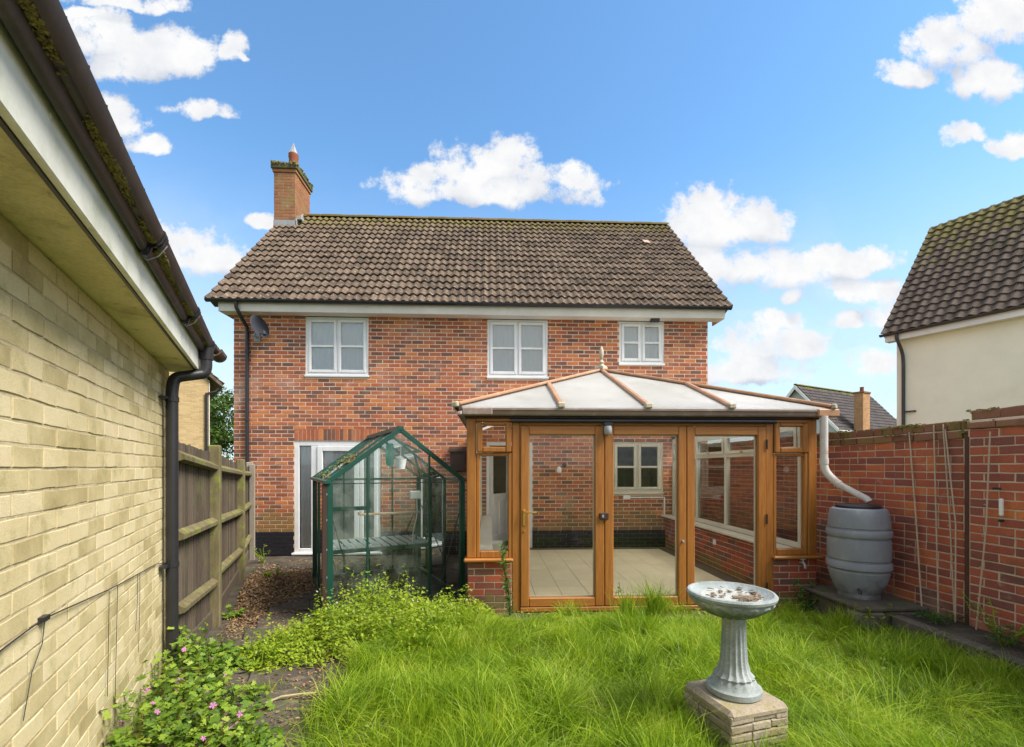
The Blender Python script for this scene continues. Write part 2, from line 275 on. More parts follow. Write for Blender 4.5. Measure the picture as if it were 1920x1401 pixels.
class MB:
    def __init__(s): s.v = []; s.f = []
    def add(s, vs, fs):
        n = len(s.v); s.v += [tuple(p) for p in vs]; s.f += [tuple(i+n for i in q) for q in fs]; return s
    def box(s, x0, x1, y0, y1, z0, z1):
        return s.add([(x,y,z) for z in (z0,z1) for y in (y0,y1) for x in (x0,x1)],
                     [(0,2,3,1),(4,5,7,6),(0,1,5,4),(1,3,7,5),(3,2,6,7),(2,0,4,6)])
    def obox(s, c, size, M3):
        a, b, d = (t/2 for t in size)
        vs = [Vector(c) + M3 @ Vector((x,y,z)) for z in (-d,d) for y in (-b,b) for x in (-a,a)]
        return s.add(vs, [(0,2,3,1),(4,5,7,6),(0,1,5,4),(1,3,7,5),(3,2,6,7),(2,0,4,6)])
    def bar(s, p, q, w_, h_, up=(0,0,1)):
        """a rectangular bar from p to q, w_ wide, h_ high"""
        p, q = Vector(p), Vector(q); t = (q-p).normalized(); up = Vector(up)
        x = t.cross(up)
        if x.length < 1e-4: x = t.cross(Vector((0,1,0)))
        x.normalize(); z = x.cross(t).normalized()
        vs = [b + x*i*w_/2 + z*j*h_/2 for b in (p, q) for i, j in ((-1,-1),(1,-1),(1,1),(-1,1))]
        return s.add(vs, [(3,2,1,0),(4,5,6,7),(0,1,5,4),(1,2,6,5),(2,3,7,6),(3,0,4,7)])
    def tube(s, pts, r, n=10, cap=True):
        pts = [Vector(p) for p in pts]; rs = r if isinstance(r, (list, tuple)) else [r]*len(pts)
        base = len(s.v); ref = Vector((.13,.31,.94))
        for i, p in enumerate(pts):
            t = (pts[min(i+1, len(pts)-1)] - pts[max(i-1, 0)]).normalized()
            if i == 0:
                x = t.cross(ref)
                if x.length < .2: x = t.cross(Vector((1,0,0)))
            else: x = x - t*x.dot(t)
            x.normalize(); y = t.cross(x)
            for k in range(n):
                a = 2*math.pi*k/n; s.v.append(tuple(p + (x*math.cos(a)+y*math.sin(a))*rs[i]))
        for i in range(len(pts)-1):
            for k in range(n):
                a = base+i*n+k; b = base+i*n+(k+1)%n
                s.f.append((a, b, b+n, a+n))
        if cap:
            s.f.append(tuple(base+k for k in range(n))[::-1]); e = base+(len(pts)-1)*n
            s.f.append(tuple(e+k for k in range(n)))
        return s
    def lathe(s, prof, c=(0,0,0), n=32, mod=None):
        base = len(s.v)
        for i, (r, z) in enumerate(prof):
            for k in range(n):
                a = 2*math.pi*k/n; rr, zz = (mod(r, z, a, i) if mod else (r, z))
                s.v.append((c[0]+rr*math.cos(a), c[1]+rr*math.sin(a), c[2]+zz))
        for i in range(len(prof)-1):
            for k in range(n):
                a = base+i*n+k; b = base+i*n+(k+1)%n; s.f.append((a, b, b+n, a+n))
        s.f.append(tuple(base+k for k in range(n))[::-1]); e = base+(len(prof)-1)*n
        s.f.append(tuple(e+k for k in range(n)))
        return s
    def prism(s, poly, ax, a, b):
        """poly in the plane across axis ax, pulled from a to b"""
        def P(t, q):
            q = list(q); q.insert(ax, t); return tuple(q)
        n = len(poly)
        s.add([P(a, q) for q in poly] + [P(b, q) for q in poly],
              [tuple(range(n))[::-1], tuple(range(n, 2*n))] + [(i, (i+1)%n, (i+1)%n+n, i+n) for i in range(n)])
        return s
    def frame_xz(s, x0, x1, z0, z1, y0, y1, t, tb=None, tt=None):
        """a rectangular frame (four bars) facing y; rails butt between stiles"""
        tb = t if tb is None else tb; tt = t if tt is None else tt
        s.box(x0, x0+t, y0, y1, z0, z1); s.box(x1-t, x1, y0, y1, z0, z1)
        s.box(x0+t, x1-t, y0, y1, z0, z0+tb); return s.box(x0+t, x1-t, y0, y1, z1-tt, z1)
    def mesh(s, name, m=None, bevel=0, smooth=False, recalc=True, seg=1):
        me = bpy.data.meshes.new(name)
        me.from_pydata(s.v, [], s.f)
        if bevel or recalc:
            b = bmesh.new(); b.from_mesh(me)
            if recalc: bmesh.ops.recalc_face_normals(b, faces=b.faces)
            if bevel: bmesh.ops.bevel(b, geom=[e for e in b.edges if len(e.link_faces) == 2 and e.calc_face_angle(0) > .5], offset=bevel, segments=seg, affect='EDGES', clamp_overlap=True)
            b.to_mesh(me); b.free()
        if smooth: me.shade_smooth(); 
        if m: me.materials.append(m)
        return me
    def build(s, name, m, parent=None, bevel=0, smooth=False, label=None, kind=None, recalc=True, T=None):
        o = ob(name, s.mesh(name, m, bevel, smooth, recalc), parent, T, label)
        if smooth == 'auto' : pass
        if kind: o['kind'] = kind
        return o
def auto_smooth(o, ang=40):
    me = o.data; me.shade_smooth()
    try: me.set_sharp_from_angle(angle=R(ang))
    except Exception: pass
    return o

def slab(parent, name, m, x0, x1, z0, z1, y0, y1, holes=(), T=None):
    """a wall slab in the xz plane with rectangular holes"""
    xs = sorted({x0, x1, *[h[0] for h in holes], *[h[1] for h in holes]}); zs = sorted({z0, z1, *[h[2] for h in holes], *[h[3] for h in holes]})
    b = MB()
    nx, nz = len(xs)-1, len(zs)-1
    solid = lambda i, j: 0 <= i < nx and 0 <= j < nz and not any(h[0]-1e-6 < (xs[i]+xs[i+1])/2 < h[1]+1e-6 and h[2]-1e-6 < (zs[j]+zs[j+1])/2 < h[3]+1e-6 for h in holes)
    for i in range(nx):
        for j in range(nz):
            if not solid(i, j): continue
            a, c, d, e = xs[i], xs[i+1], zs[j], zs[j+1]
            b.add([(a,y0,d),(c,y0,d),(c,y0,e),(a,y0,e)], [(0,1,2,3)]); b.add([(a,y1,d),(c,y1,d),(c,y1,e),(a,y1,e)], [(3,2,1,0)])
            if not solid(i-1, j): b.add([(a,y0,d),(a,y0,e),(a,y1,e),(a,y1,d)], [(0,1,2,3)])
            if not solid(i+1, j): b.add([(c,y0,d),(c,y1,d),(c,y1,e),(c,y0,e)], [(0,1,2,3)])
            if not solid(i, j-1): b.add([(a,y0,d),(a,y1,d),(c,y1,d),(c,y0,d)], [(0,1,2,3)])
            if not solid(i, j+1): b.add([(a,y0,e),(c,y0,e),(c,y1,e),(a,y1,e)], [(0,1,2,3)])
    return b.build(name, m, parent, recalc=False, T=T)

# ---- bricks
def brick_shape(b, x0, x1, z0, z1, yf, yb, ch=.003, jit=.0015, n=1, rr=random):
    """one brick: front face at yf (outward is -y), chamfered arris, edges slightly uneven"""
    pts = []
    J = lambda: rr.uniform(-jit, jit)
    for i in range(n): pts.append((x0+(x1-x0)*i/n + J(), z0+J()))
    for i in range(1): pts.append((x1+J(), z0+J()))
    for i in range(n): pts.append((x1-(x1-x0)*i/n + J(), z1+J()))
    pts.append((x0+J(), z1+J()))
    cx, cz = (x0+x1)/2, (z0+z1)/2; k = len(pts)
    inner = [(x + (ch if x < cx-1e-3*0 else -ch), z + (ch if z < cz else -ch)) for x, z in pts]
    vs = [(x, yf+rr.uniform(0, jit), z) for x, z in inner] + [(x, yf+ch, z) for x, z in pts] + [(x, yb, z) for x, z in pts]
    fs = [tuple(range(k))] + [(i, i+k, (i+1)%k+k, (i+1)%k) for i in range(k)] + [(i+k, i+2*k, (i+1)%k+2*k, (i+1)%k+k) for i in range(k)]
    b.add(vs, fs)
def brickwork(wall, m, x0, x1, z0, z1, T=None, holes=(), nparts=0, key=None, keep=None, L=.225, C=.075, J=.010, proud=.005, headers=0.0, ch=.003, jit=.0012, nseg=1, nvar=6, off=0.0, name='brick', seed=1, side=None):
    """bricks on a wall face lying in the xz plane at y = 0 of T; the largest-showing nparts are objects, the rest one mesh"""
    rr = random.Random(seed); T = T if T is not None else Matrix.Identity(4)
    rows = int(round((z1-z0)/C)); jobs = []
    for r in range(rows):
        za = z0 + r*C + J/2; zb = za + C - J
        x = x0 - (L/2 if (r % 2) else 0) - off
        while x < x1:
            l = L/2 if rr.random() < headers else L
            a, c = max(x, x0) + J/2, min(x+l, x1) - J/2
            full = (x >= x0-1e-6 and x+l <= x1+1e-6)
            x += l
            if c-a < .03: continue
            segs = [(a, c)]
            for h in holes:
                if zb > h[2]+.02 and za < h[3]-.02:
                    ns = []
                    for p, q in segs:
                        if q <= h[0] or p >= h[1]: ns.append((p, q)); continue
                        if p < h[0]-.02: ns.append((p, h[0]-.002))
                        if q > h[1]+.02: ns.append((h[1]+.002, q))
                    if ns != segs: full = False
                    segs = ns
            for p, q in segs:
                if q-p < .02: continue
                if keep and not keep((p+q)/2, (za+zb)/2, q-p): continue
                jobs.append((p, q, za, zb, 's' if full and l == L else ('h' if full and headers else 'c')))
    parts = [j for j in jobs if j[4] != 'c']
    parts.sort(key=(lambda j: key((j[0]+j[1])/2, (j[2]+j[3])/2)) if key else (lambda j: 0))
    parts = set(parts[:nparts])
    if nparts:
        var = {}
        for kind, l in (('s', L-J), ('h', L/2-J)):
            var[kind] = []
            for i in range(nvar):
                b = MB(); brick_shape(b, -l/2, l/2, -(C-J)/2, (C-J)/2, -proud, .03, ch, jit, nseg, rr)
                var[kind].append(b.mesh(name, m, recalc=False))
    rest = MB()
    for j in jobs:
        p, q, za, zb, k = j
        if j in parts:
            M_ = T @ Matrix.Translation(((p+q)/2 + rr.uniform(-.001,.001), rr.uniform(-.0015,.0015), (za+zb)/2)) @ Matrix.Rotation(rr.uniform(-.006,.006), 4, 'Y')
            ob(name, rr.choice(var[k]), wall, M_)
        else:
            yo = rr.uniform(-.0015, .0015)
            brick_shape(rest, p, q, za, zb, -proud+yo, .03, ch, jit, nseg, rr)
    if rest.v:
        rest.build('brickwork', m, wall, recalc=False, T=T, kind='stuff')

# ---- roof tiles
def tile_shape(b, w_, g, waves, amp, th, M3, o, rr, n=10):
    """a wavy interlocking tile, foot at y = 0; x across, y up the slope, z off the roof"""
    k0 = len(b.v); ln = g + .05
    dz = rr.uniform(-.002, .002); dy = rr.uniform(-.004, .004)
    for j, (y, zo) in enumerate(((0, .044), (ln, .004))):
        for i in range(n+1):
            x = w_*i/n; z = amp*math.cos(2*math.pi*waves*i/n) + zo + dz
            b.v.append(tuple(Vector(o) + M3 @ Vector((x, y+dy, z))))
    for i in range(n+1):
        x = w_*i/n; b.v.append(tuple(Vector(o) + M3 @ Vector((x, dy, amp*math.cos(2*math.pi*waves*i/n) + .044 - th + dz))))
    m_ = n+1
    for i in range(n):
        b.f.append((k0+i, k0+i+1, k0+m_+i+1, k0+m_+i)); b.f.append((k0+2*m_+i, k0+2*m_+i+1, k0+i+1, k0+i))
    for e in (0, n):
        k = len(b.v); y0v = b.v[k0+m_+e]
        b.v.append(tuple(Vector(y0v) - M3 @ Vector((0,0,th))))
        b.f.append((k0+e, k0+m_+e, k, k0+2*m_+e))
def tiles(roof, m, o, rz, pitch, length, slope, tw, g, waves=2, amp=.019, th=.026, nparts=300, key=None, seed=3, n=10, keep=None):
    rr = random.Random(seed)
    T0 = Matrix.Translation(o) @ Matrix.Rotation(rz, 4, 'Z') @ Matrix.Rotation(pitch, 4, 'X')
    I3 = Matrix.Identity(3); var = []
    for i in range(6):
        b = MB(); tile_shape(b, tw-.004, g, waves, amp, th, I3, (0,0,0), rr, n); me = b.mesh('roof_tile', m, recalc=False); var.append(me)
    cells = [(c, r) for r in range(int(round(slope/g))) for c in range(int(round(length/tw)))]
    if keep: cells = [q for q in cells if keep(q[0]*tw, q[1]*g)]
    order = sorted(cells, key=key) if key else cells
    ps = set(order[:nparts]); rest = MB()
    for c, r in cells:
        loc = (c*tw, r*g, 0)
        if (c, r) in ps:
            ob('roof_tile', rr.choice(var), roof, T0 @ Matrix.Translation(loc) @ Matrix.Rotation(rr.uniform(-.02,.02), 4, 'Z') @ Matrix.Rotation(rr.uniform(-.012,.012), 4, 'X'))
        else: tile_shape(rest, tw-.004, g, waves, amp, th, I3, loc, rr, n)
    if rest.v: rest.build('roof_tiling', m, roof, recalc=False, T=T0, kind='stuff')
def ridge(roof, m, a, b, n, r=.11):
    a, b = Vector(a), Vector(b); t = (b-a)/n; side = t.cross(Vector((0,0,1))).normalized()
    for i in range(n):
        k = MB(); rr_ = r + .006*(i % 2)
        p, q = a + t*i, a + t*(i+1) + t*.04
        for c in (p, q):
            for rad in (rr_, rr_-.018):
                for j in range(7):
                    an = math.pi*j/6; k.v.append(tuple(c + side*math.cos(an)*rad + Vector((0,0,1))*(math.sin(an)*rad*.8 - .04)))
        for j in range(6):
            k.f += [(j, j+1, 14+j+1, 14+j), (j, 7+j, 7+j+1, j+1), (14+j, 14+j+1, 21+j+1, 21+j)]
        k.build('ridge_tile', m, roof)

def gz(x, y):
    """height of the garden ground"""
    def lerp(t, pts):
        pts = sorted(pts)
        if t <= pts[0][0]: return pts[0][1]
        for (a, b), (c, d) in zip(pts, pts[1:]):
            if t <= c: return b + (d-b)*(t-a)/(c-a)
        return pts[-1][1]
    r = lerp(y, [(0,.2),(3,.2),(4,.17),(5.1,.11),(6.5,.05),(9,0)])
    l = lerp(y, [(0,.2),(2.6,.19),(3.5,.13),(4.3,.04),(5,0),(9,0)])
    k = min(1, max(0, (x+2.3)/1.1))
    return l + (r-l)*k

# ------------------------------------------------------------------ ground
frame()
b = MB(); xs = list(np.arange(-7, 6.01, .25)); ys = list(np.arange(-4, 9.51, .25))
for y in ys:
    for x in xs:
        b.v.append((x, y, gz(x, y) + .012*noise.noise(Vector((x*2, y*2, 0))) - .01))
n = len(xs)
for j in range(len(ys)-1):
    for i in range(n-1): b.f.append((j*n+i, j*n+i+1, (j+1)*n+i+1, (j+1)*n+i))
tag(b.build('garden_soil', m_soil, recalc=False, smooth=True), kind='structure')
b = MB()
for (x0, x1, y0, y1) in ((-900,-7,-900,900),(6,900,-900,900),(-7,6,-900,-4),(-7,6,9.5,900)):
    b.add([(x0,y0,-.03),(x1,y0,-.03),(x1,y1,-.03),(x0,y1,-.03)], [(0,1,2,3)])
tag(b.build('ground', m_far, recalc=False), kind='structure')
# paving slabs of the side path, each its own piece
path = b = MB()
b.add([(-4.6,3.0,-.05),(-1.2,3.0,-.05),(-1.2,9.0,-.05),(-4.6,9.0,-.05)], [(0,1,2,3)])
path = tag(b.build('path', m_soil, recalc=False), kind='structure')
rr = random.Random(5)
pv = []
for i in range(13):
    y = 2.45 + i*.47
    for q in range(2 if y < 6 else 4):
        x = -1.42 - .11*max(0, y-3)*1.8 - q*.47 + (0.0 if y < 6 else .5)
        if x < -.42*y - 1.0 + .3: continue
        if x > -1.2 and y > 4.6: continue
        pv.append((x, y))
for x, y in pv:
    k = MB(); z = gz(x, y)
    k.obox((x, y, z-.008), (.44, .44, .05), Matrix.Rotation(R(22)+rr.uniform(-.05,.05), 3, 'Z') @ Matrix.Rotation(rr.uniform(-.02,.02), 3, 'X'))
    k.build('paving_slab', m_slab, path, bevel=.008)

# ------------------------------------------------------------------ main house
frame()
HX0, HX1, HY, HY2, HZ = -4.905, 4.34, 9.1, 15.1, 4.6
house = thing('brick_house', 'detached orange-red brick house with brown wavy tiled roof and white windows behind the conservatory', 'house', (-.28, 12, 0))
W1 = (-3.557, -2.362, 3.455, 4.6); W2 = (-.063, 1.123, 3.455, 4.6); W3 = (2.548, 3.451, 3.74, 4.6)
PD = (-3.768, -2.127, .035, 2.202); DW = (-.083, .818, .12, 2.18); BW = (2.409, 3.43, 1.18, 2.207); LIN = (-3.768, -2.127, 2.202, 2.445)
holes = [W1, W2, W3, PD, DW, BW]
wall = slab(house, 'wall', m_mortar, HX0+.004, HX1-.004, 0, HZ, HY, HY+.25, holes)
brickwork(wall, m_brick, HX0, HX1, .45, 4.62, J=.014, T=Matrix.Translation((0, HY, 0)), holes=holes+[LIN], nparts=276,
          key=lambda x, z: x, C=.0758, nvar=8, jit=.0018)
for i in range(21):                                             # soldier course over the patio door
    k = MB(); x = LIN[0] + .003 + i*.078; brick_shape(k, x, x+.068, 2.214, 2.436, HY-.006, HY+.03, .003, .001)
    k.build('brick', m_brick, wall, recalc=False)
# bitumen band, with the courses showing through
k = MB(); rr = random.Random(2)
for r in range(6):
    for h0, h1 in ((HX0-.004, PD[0]-.0), (PD[1], DW[0]), (DW[1], HX1+.004)):
        x = h0 - (.1125 if r % 2 else 0)
        while x < h1:
            a, c = max(x, h0), min(x+.225, h1)
            if c-a > .02: brick_shape(k, a+.002, c-.002, r*.0758+.001, (r+1)*.0758-.002, HY-.009+rr.uniform(-.001,.001), HY+.02, .003, .001, 1, rr)
            x += .225
k.build('painted_plinth', m_bit, wall, recalc=False, label='black bitumen painted brick band along the foot of the wall', kind='stuff')
k = MB().box(PD[0], PD[1], HY-.006, HY+.25, -.02, PD[2]-.001); k.build('plinth', m_bit, wall)
# the other three walls
TL = Matrix.Translation((HX0, HY2, 0)) @ Matrix.Rotation(R(-90), 4, 'Z'); TR = Matrix.Translation((HX1, HY+.0, 0)) @ Matrix.Rotation(R(90), 4, 'Z')
b = MB()
for x0, x1 in ((HX0+.004, HX0+.25), (HX1-.25, HX1-.004)):
    b.prism([(HY+.251,0),(HY2,0),(HY2,HZ),((HY+HY2)/2,HZ+3.2),(HY+.251,HZ+.2)], 0, x0, x1)
b.box(HX0+.25, HX1-.25, HY2-.25, HY2, 0, HZ)
b.build('side_wall', m_mortar, house)
gab = lambda x, z, l: z < 4.62 or abs(x-3.0) + l/2 < 3.0 - (z-4.62)*.94
for T_ in (TL, TR): brickwork(wall, m_brick, 0, 6, .0, 7.8, T=T_, keep=gab, C=.0758)
# rooms behind the windows
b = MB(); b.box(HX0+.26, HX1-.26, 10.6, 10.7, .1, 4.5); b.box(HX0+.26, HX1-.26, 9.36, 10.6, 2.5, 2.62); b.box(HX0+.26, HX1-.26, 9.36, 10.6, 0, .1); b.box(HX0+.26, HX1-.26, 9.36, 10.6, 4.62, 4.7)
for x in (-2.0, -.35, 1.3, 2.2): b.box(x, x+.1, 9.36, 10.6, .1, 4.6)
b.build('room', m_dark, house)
def casement(par, x0, x1, z0, z1, y, m_f, cols=2, rows=2, net=True, sill=.04, label=None, gm=None, bar=.042):
    """outer frame > two sashes, glazing bars, panes, net"""
    f = MB().frame_xz(x0, x1, z0, z1, y, y+.07, .045)
    cw = (x1-x0-.09)/cols
    for i in range(1, cols): f.box(x0+.045+cw*i-.012, x0+.045+cw*i+.012, y, y+.07, z0+.045, z1-.045)
    wn = f.build('window', m_f, par, bevel=.004, label=label)
    MB().box(x0-.015, x1+.015, y-.045, y+.02, z0-sill, z0-.001).build('sill', m_f, wn, bevel=.006)
    for i in range(cols):
        a, c = x0+.045+cw*i + (.012 if i else 0), x0+.045+cw*(i+1) - (.012 if i < cols-1 else 0)
        MB().frame_xz(a+.003, c-.003, z0+.048, z1-.048, y-.014, y+.045, .056).build('sash', m_f, wn, bevel=.008)
        gx0, gx1, gz0, gz1 = a+.053, c-.053, z0+.098, z1-.098
        for j in range(rows):
            h = (gz1-gz0)/rows; p, q = gz0+h*j + (bar/2 if j else 0), gz0+h*(j+1) - (bar/2 if j < rows-1 else 0)
            MB().box(gx0, gx1, y+.012, y+.018, p, q).build('pane', gm or m_glass, wn)
            if j: MB().box(gx0, gx1, y-.002, y+.03, p-bar, p).build('glazing_bar', m_f, wn, bevel=.004)
    if net:
        k = MB(); nn = 44
        for i in range(nn+1):
            x = x0+.03+(x1-x0-.06)*i/nn; yy = y+.040+.006*math.sin(i*1.7)+.004*math.sin(i*.53)
            k.v += [(x, yy, z0+.03), (x, yy, z1-.03)]
        for i in range(nn): k.f.append((2*i, 2*i+2, 2*i+3, 2*i+1))
        k.build('net_curtain', m_net, wn, smooth=True, recalc=False)
    return wn
casement(house, W1[0], W1[1], 3.475, 4.598, HY+.012, m_white)
casement(house, W2[0], W2[1], 3.475, 4.598, HY+.012, m_white)
casement(house, W3[0], W3[1], 3.76, 4.598, HY+.012, m_white)
casement(house, BW[0], BW[1], 1.2, BW[3]-.002, HY+.012, m_cream, net=False, label='cream kitchen window seen through the conservatory')
MB().box(2.2, 3.6, 10.0, 10.1, .1, 1.5).build('kitchen_cupboard', m_kit, house)
# patio door
y = HY+.01
f = MB(); f.box(PD[0], PD[0]+.085, y, y+.07, PD[2], PD[3]); f.box(PD[1]-.06, PD[1], y, y+.07, PD[2], PD[3])
f.box(PD[0]+.085, PD[1]-.06, y, y+.07, PD[3]-.09, PD[3]); f.box(PD[0]+.085, PD[1]-.06, y, y+.07, PD[2], PD[2]+.10)
f.box(-3.46, -3.34, y+.001, y+.069, PD[2]+.10, PD[3]-.09)
pd = f.build('patio_door', m_white, house, bevel=.006, label='white glazed double door with side light and pale curtains')
MB().box(PD[0]-.04, PD[1]+.03, y-.06, y-.001, PD[2]-.02, PD[2]+.02).build('sill', m_white, pd, bevel=.006)
for a, c in ((-3.34, -2.535), (-2.535, -2.187)):
    MB().frame_xz(a+.003, c-.003, PD[2]+.105, PD[3]-.095, y-.02, y+.04, .10 if c-a > .5 else .07).build('door_leaf', m_white, pd, bevel=.008)
for a, c in ((-3.683, -3.46), (-3.24, -2.635), (-2.465, -2.257)):
    MB().box(a, c, y+.02, y+.026, PD[2]+.10, PD[3]-.09).build('pane', m_glass, pd)
k = MB(); nn = 70
for i in range(nn+1):
    x = PD[0]+.09+(PD[1]-PD[0]-.16)*i/nn; yy = y+.066+.008*math.sin(i*1.9)+.005*math.sin(i*.47); k.v += [(x, yy, .14), (x, yy, 2.10)]
for i in range(nn): k.f.append((2*i, 2*i+2, 2*i+3, 2*i+1))
k.build('net_curtain', m_net, pd, smooth=True, recalc=False)
# back door standing open inside the conservatory opening
f = MB(); f.box(DW[0], DW[0]+.06, HY-.01, HY+.09, DW[2], DW[3]); f.box(DW[1]-.06, DW[1], HY-.01, HY+.09, DW[2], DW[3]); f.box(DW[0]+.06, DW[1]-.06, HY-.01, HY+.09, DW[3]-.06, DW[3])
bd = f.build('back_door', m_white, house, bevel=.004, label='white panelled back door with a dark glazed top, standing open')
TD = Matrix.Translation((DW[0]+.08, HY+.10, .14)) @ Matrix.Rotation(R(58), 4, 'Z')
f = MB(); f.box(0,.11,0,.045,0,1.98); f.box(.65,.76,0,.045,0,1.98)
for a, c in ((0,.2),(.85,1.02),(1.86,1.98)): f.box(.11,.65,0,.045,a,c)
f.box(.345,.415,0,.045,.2,.85); f.box(.11,.345,.012,.034,.2,.85); f.box(.415,.65,.012,.034,.2,.85)
f.build('door_leaf', m_white, bd, bevel=.006, T=TD)
MB().box(.11,.65,.018,.026,1.02,1.86).build('pane', glass('dark_glass', (.25,.25,.26), 1.5), bd, T=TD)
# eaves: fascia, soffit, gutter
fas = MB().box(-5.03, 4.55, 8.85, 8.875, 4.60, 4.78).build('fascia', m_fascia, house, bevel=.003)
MB().box(-5.03, 4.55, 8.875, 9.085, 4.601, 4.615).build('soffit', m_fascia, house)
for x0, x1 in ((-5.05, -5.03), (4.55, 4.57)):
    MB().prism([(8.851,4.60),(9.35,4.60),(9.35,4.66),(9.5,5.2),(9.25,5.1),(8.851,4.79)], 0, x0, x1).build('box_end', m_fascia, house)
def half_pipe(b, p, q, r, th=.005, n=8, up=Vector((0,0,1))):
    p, q = Vector(p), Vector(q); t = (q-p).normalized(); s_ = t.cross(up).normalized(); k0 = len(b.v)
    for c in (p, q):
        for rad in (r, r-th):
            for j in range(n+1):
                a = math.pi*j/n; b.v.append(tuple(c + s_*math.cos(a)*rad - up*math.sin(a)*rad))
    m_ = n+1
    for j in range(n):
        b.f += [(j, j+1, 2*m_+j+1, 2*m_+j), (m_+j, 3*m_+j, 3*m_+j+1, m_+j+1), (j, m_+j, m_+j+1, j+1), (2*m_+j, 2*m_+j+1, 3*m_+j+1, 3*m_+j)]
    b.f += [(0, 2*m_, 3*m_, m_), (n, m_+n, 3*m_+n, 2*m_+n)]
    return b
g = half_pipe(MB(), (-5.24, 8.79, 4.80), (4.66, 8.79, 4.80), .055).build('gutter', m_black, house, recalc=True)
for i in range(11): half_pipe(MB(), (-4.9+i*.94, 8.79, 4.803), (-4.875+i*.94, 8.79, 4.803), .060, .006).build('gutter_bracket', m_black, g)
b = MB(); b.tube([(-4.70,8.79,4.75),(-4.70,8.80,4.66),(-4.66,8.93,4.48),(-4.63,9.045,4.36),(-4.63,9.05,4.2),(-4.63,9.05,.05)], .034, 12)
dp = auto_smooth(b.build('downpipe', m_black, house))
for z in (3.9, 2.6, 1.3): MB().tube([(-4.63,9.05,z-.03),(-4.63,9.05,z+.03)], .042, 12).build('pipe_collar', m_black, dp)
# roof
roof = MB().prism([(8.80,4.79),(12.1,8.08),(15.4,4.79),(15.2,4.70),(12.1,7.9),(9.0,4.72)], 0, -5.20, 4.63).build('roof', m_tile, house)
tiles(roof, m_tile, (-5.23, 8.77, 4.78), 0, R(45), 9.9, 4.7, .30, .292, nparts=300, key=lambda q: (q[1], q[0]), n=12)
tiles(roof, m_tile, (4.67, 15.43, 4.78), math.pi, R(45), 9.9, 4.7, .30, .292, nparts=0, n=6)
ridge(roof, m_tile, (-4.72, 12.1, 8.12), (4.66, 12.1, 8.12), 21)
b = MB(); rr = random.Random(8); Tv = Matrix.Rotation(R(45), 3, 'X')
MB().obox(Vector((3.78,11.12,7.185)), (.17,.16,.02), Matrix.Rotation(.2, 3, 'Z') @ Tv).build('broken_tile', m_pinktile, roof, bevel=.004, label='pale pink broken piece of roof tile')
# chimney
cx0, cx1, cy0, cy1 = -5.27, -4.76, 11.55, 12.45
ch = MB().box(cx0+.004, cx1-.004, cy0+.004, cy1-.004, 6.6, 9.0).build('chimney', m_mortar, house, label='square brick chimney stack with mossy corbelled top')
m_chb = mat('lichened_chimney_brick', [(0,(.18,.09,.05)),(.5,(.32,.14,.07)),(1,(.42,.16,.08))], rough=.95, scale=1.5, rnd=.5, bump=.3, stains=[((.30,.23,.09), 3, .45, .65, None, None, .6), ((.35,.33,.27), 9, .56, .7, None, None, .5)])
for T_, l in ((Matrix.Translation((cx0,cy0,0)), cx1-cx0), (Matrix.Translation((cx1,cy0,0)) @ Matrix.Rotation(R(90),4,'Z'), cy1-cy0), (Matrix.Translation((cx0,cy1,0)) @ Matrix.Rotation(R(-90),4,'Z'), cy1-cy0)):
    brickwork(ch, m_chb, 0, l, 6.75, 9.0, T=T_, seed=int(l*100))
k = MB(); k.box(cx0-.03, cx1+.03, cy0-.03, cy1+.03, 8.88, 8.95); k.build('corbel', m_chb, ch, bevel=.006)
k = MB(); k.box(cx0-.06, cx1+.06, cy0-.06, cy1+.06, 8.951, 9.10); k.build('cap', mat('mossy_chimney_cap', [(0,(.05,.05,.03)),(1,(.15,.12,.08))], rough=1, scale=7, bump=1, fine=.3, stains=[((.10,.13,.03), 6, .48, .6, None, None, .8)]), ch, bevel=.015)
k = MB(); rr = random.Random(4)
for i in range(80):
    t = rr.random(); sd_ = rr.choice((0,1,2)); x = cx0-.06+(cx1-cx0+.12)*rr.random(); yy = cy0-.06+(cy1-cy0+.12)*rr.random()
    if sd_ == 0: yy = cy0-.06
    elif sd_ == 1: x = cx1+.06
    s_ = rr.uniform(.015,.04); k.obox((x, yy, 9.10+rr.uniform(-.06,.02)), (s_*1.5, s_, s_), Matrix.Rotation(rr.random()*3, 3, 'Z') @ Matrix.Rotation(rr.random(), 3, 'X'))
k.build('moss', m_moss, ch, kind='stuff')
auto_smooth(MB().lathe([(.13,9.1),(.105,9.45),(.12,9.50),(.12,9.58),(.085,9.60)], (-4.97,11.95,0), 20).build('chimney_pot', m_terra, ch))
k = MB()
for a in range(4):
    an = a*math.pi/2+.6; k.tube([(-4.97+.115*math.cos(an),11.95+.115*math.sin(an),9.56),(-4.97,11.95,9.86)], .009, 6)
k.lathe([(.095,9.60),(.02,9.80)], (-4.97,11.95,0), 16)
k.build('cowl', m_lead, ch, label='thin grey conical wire cowl')
k = MB(); k.box(cx0-.012, cx1+.012, cy0-.012, cy0+.02, 7.36, 7.72); k.prism([(cy0-.012,7.45),(cy0+.45,7.95),(cy0+.45,8.12),(cy0+.3,7.98),(cy0-.012,7.74)], 0, cx1, cx1+.012)
k.box(cx1, cx1+.12, cy0+.06, cy0+.36, 7.78, 7.86)
k.build('lead_flashing', m_lead, ch, bevel=.003)

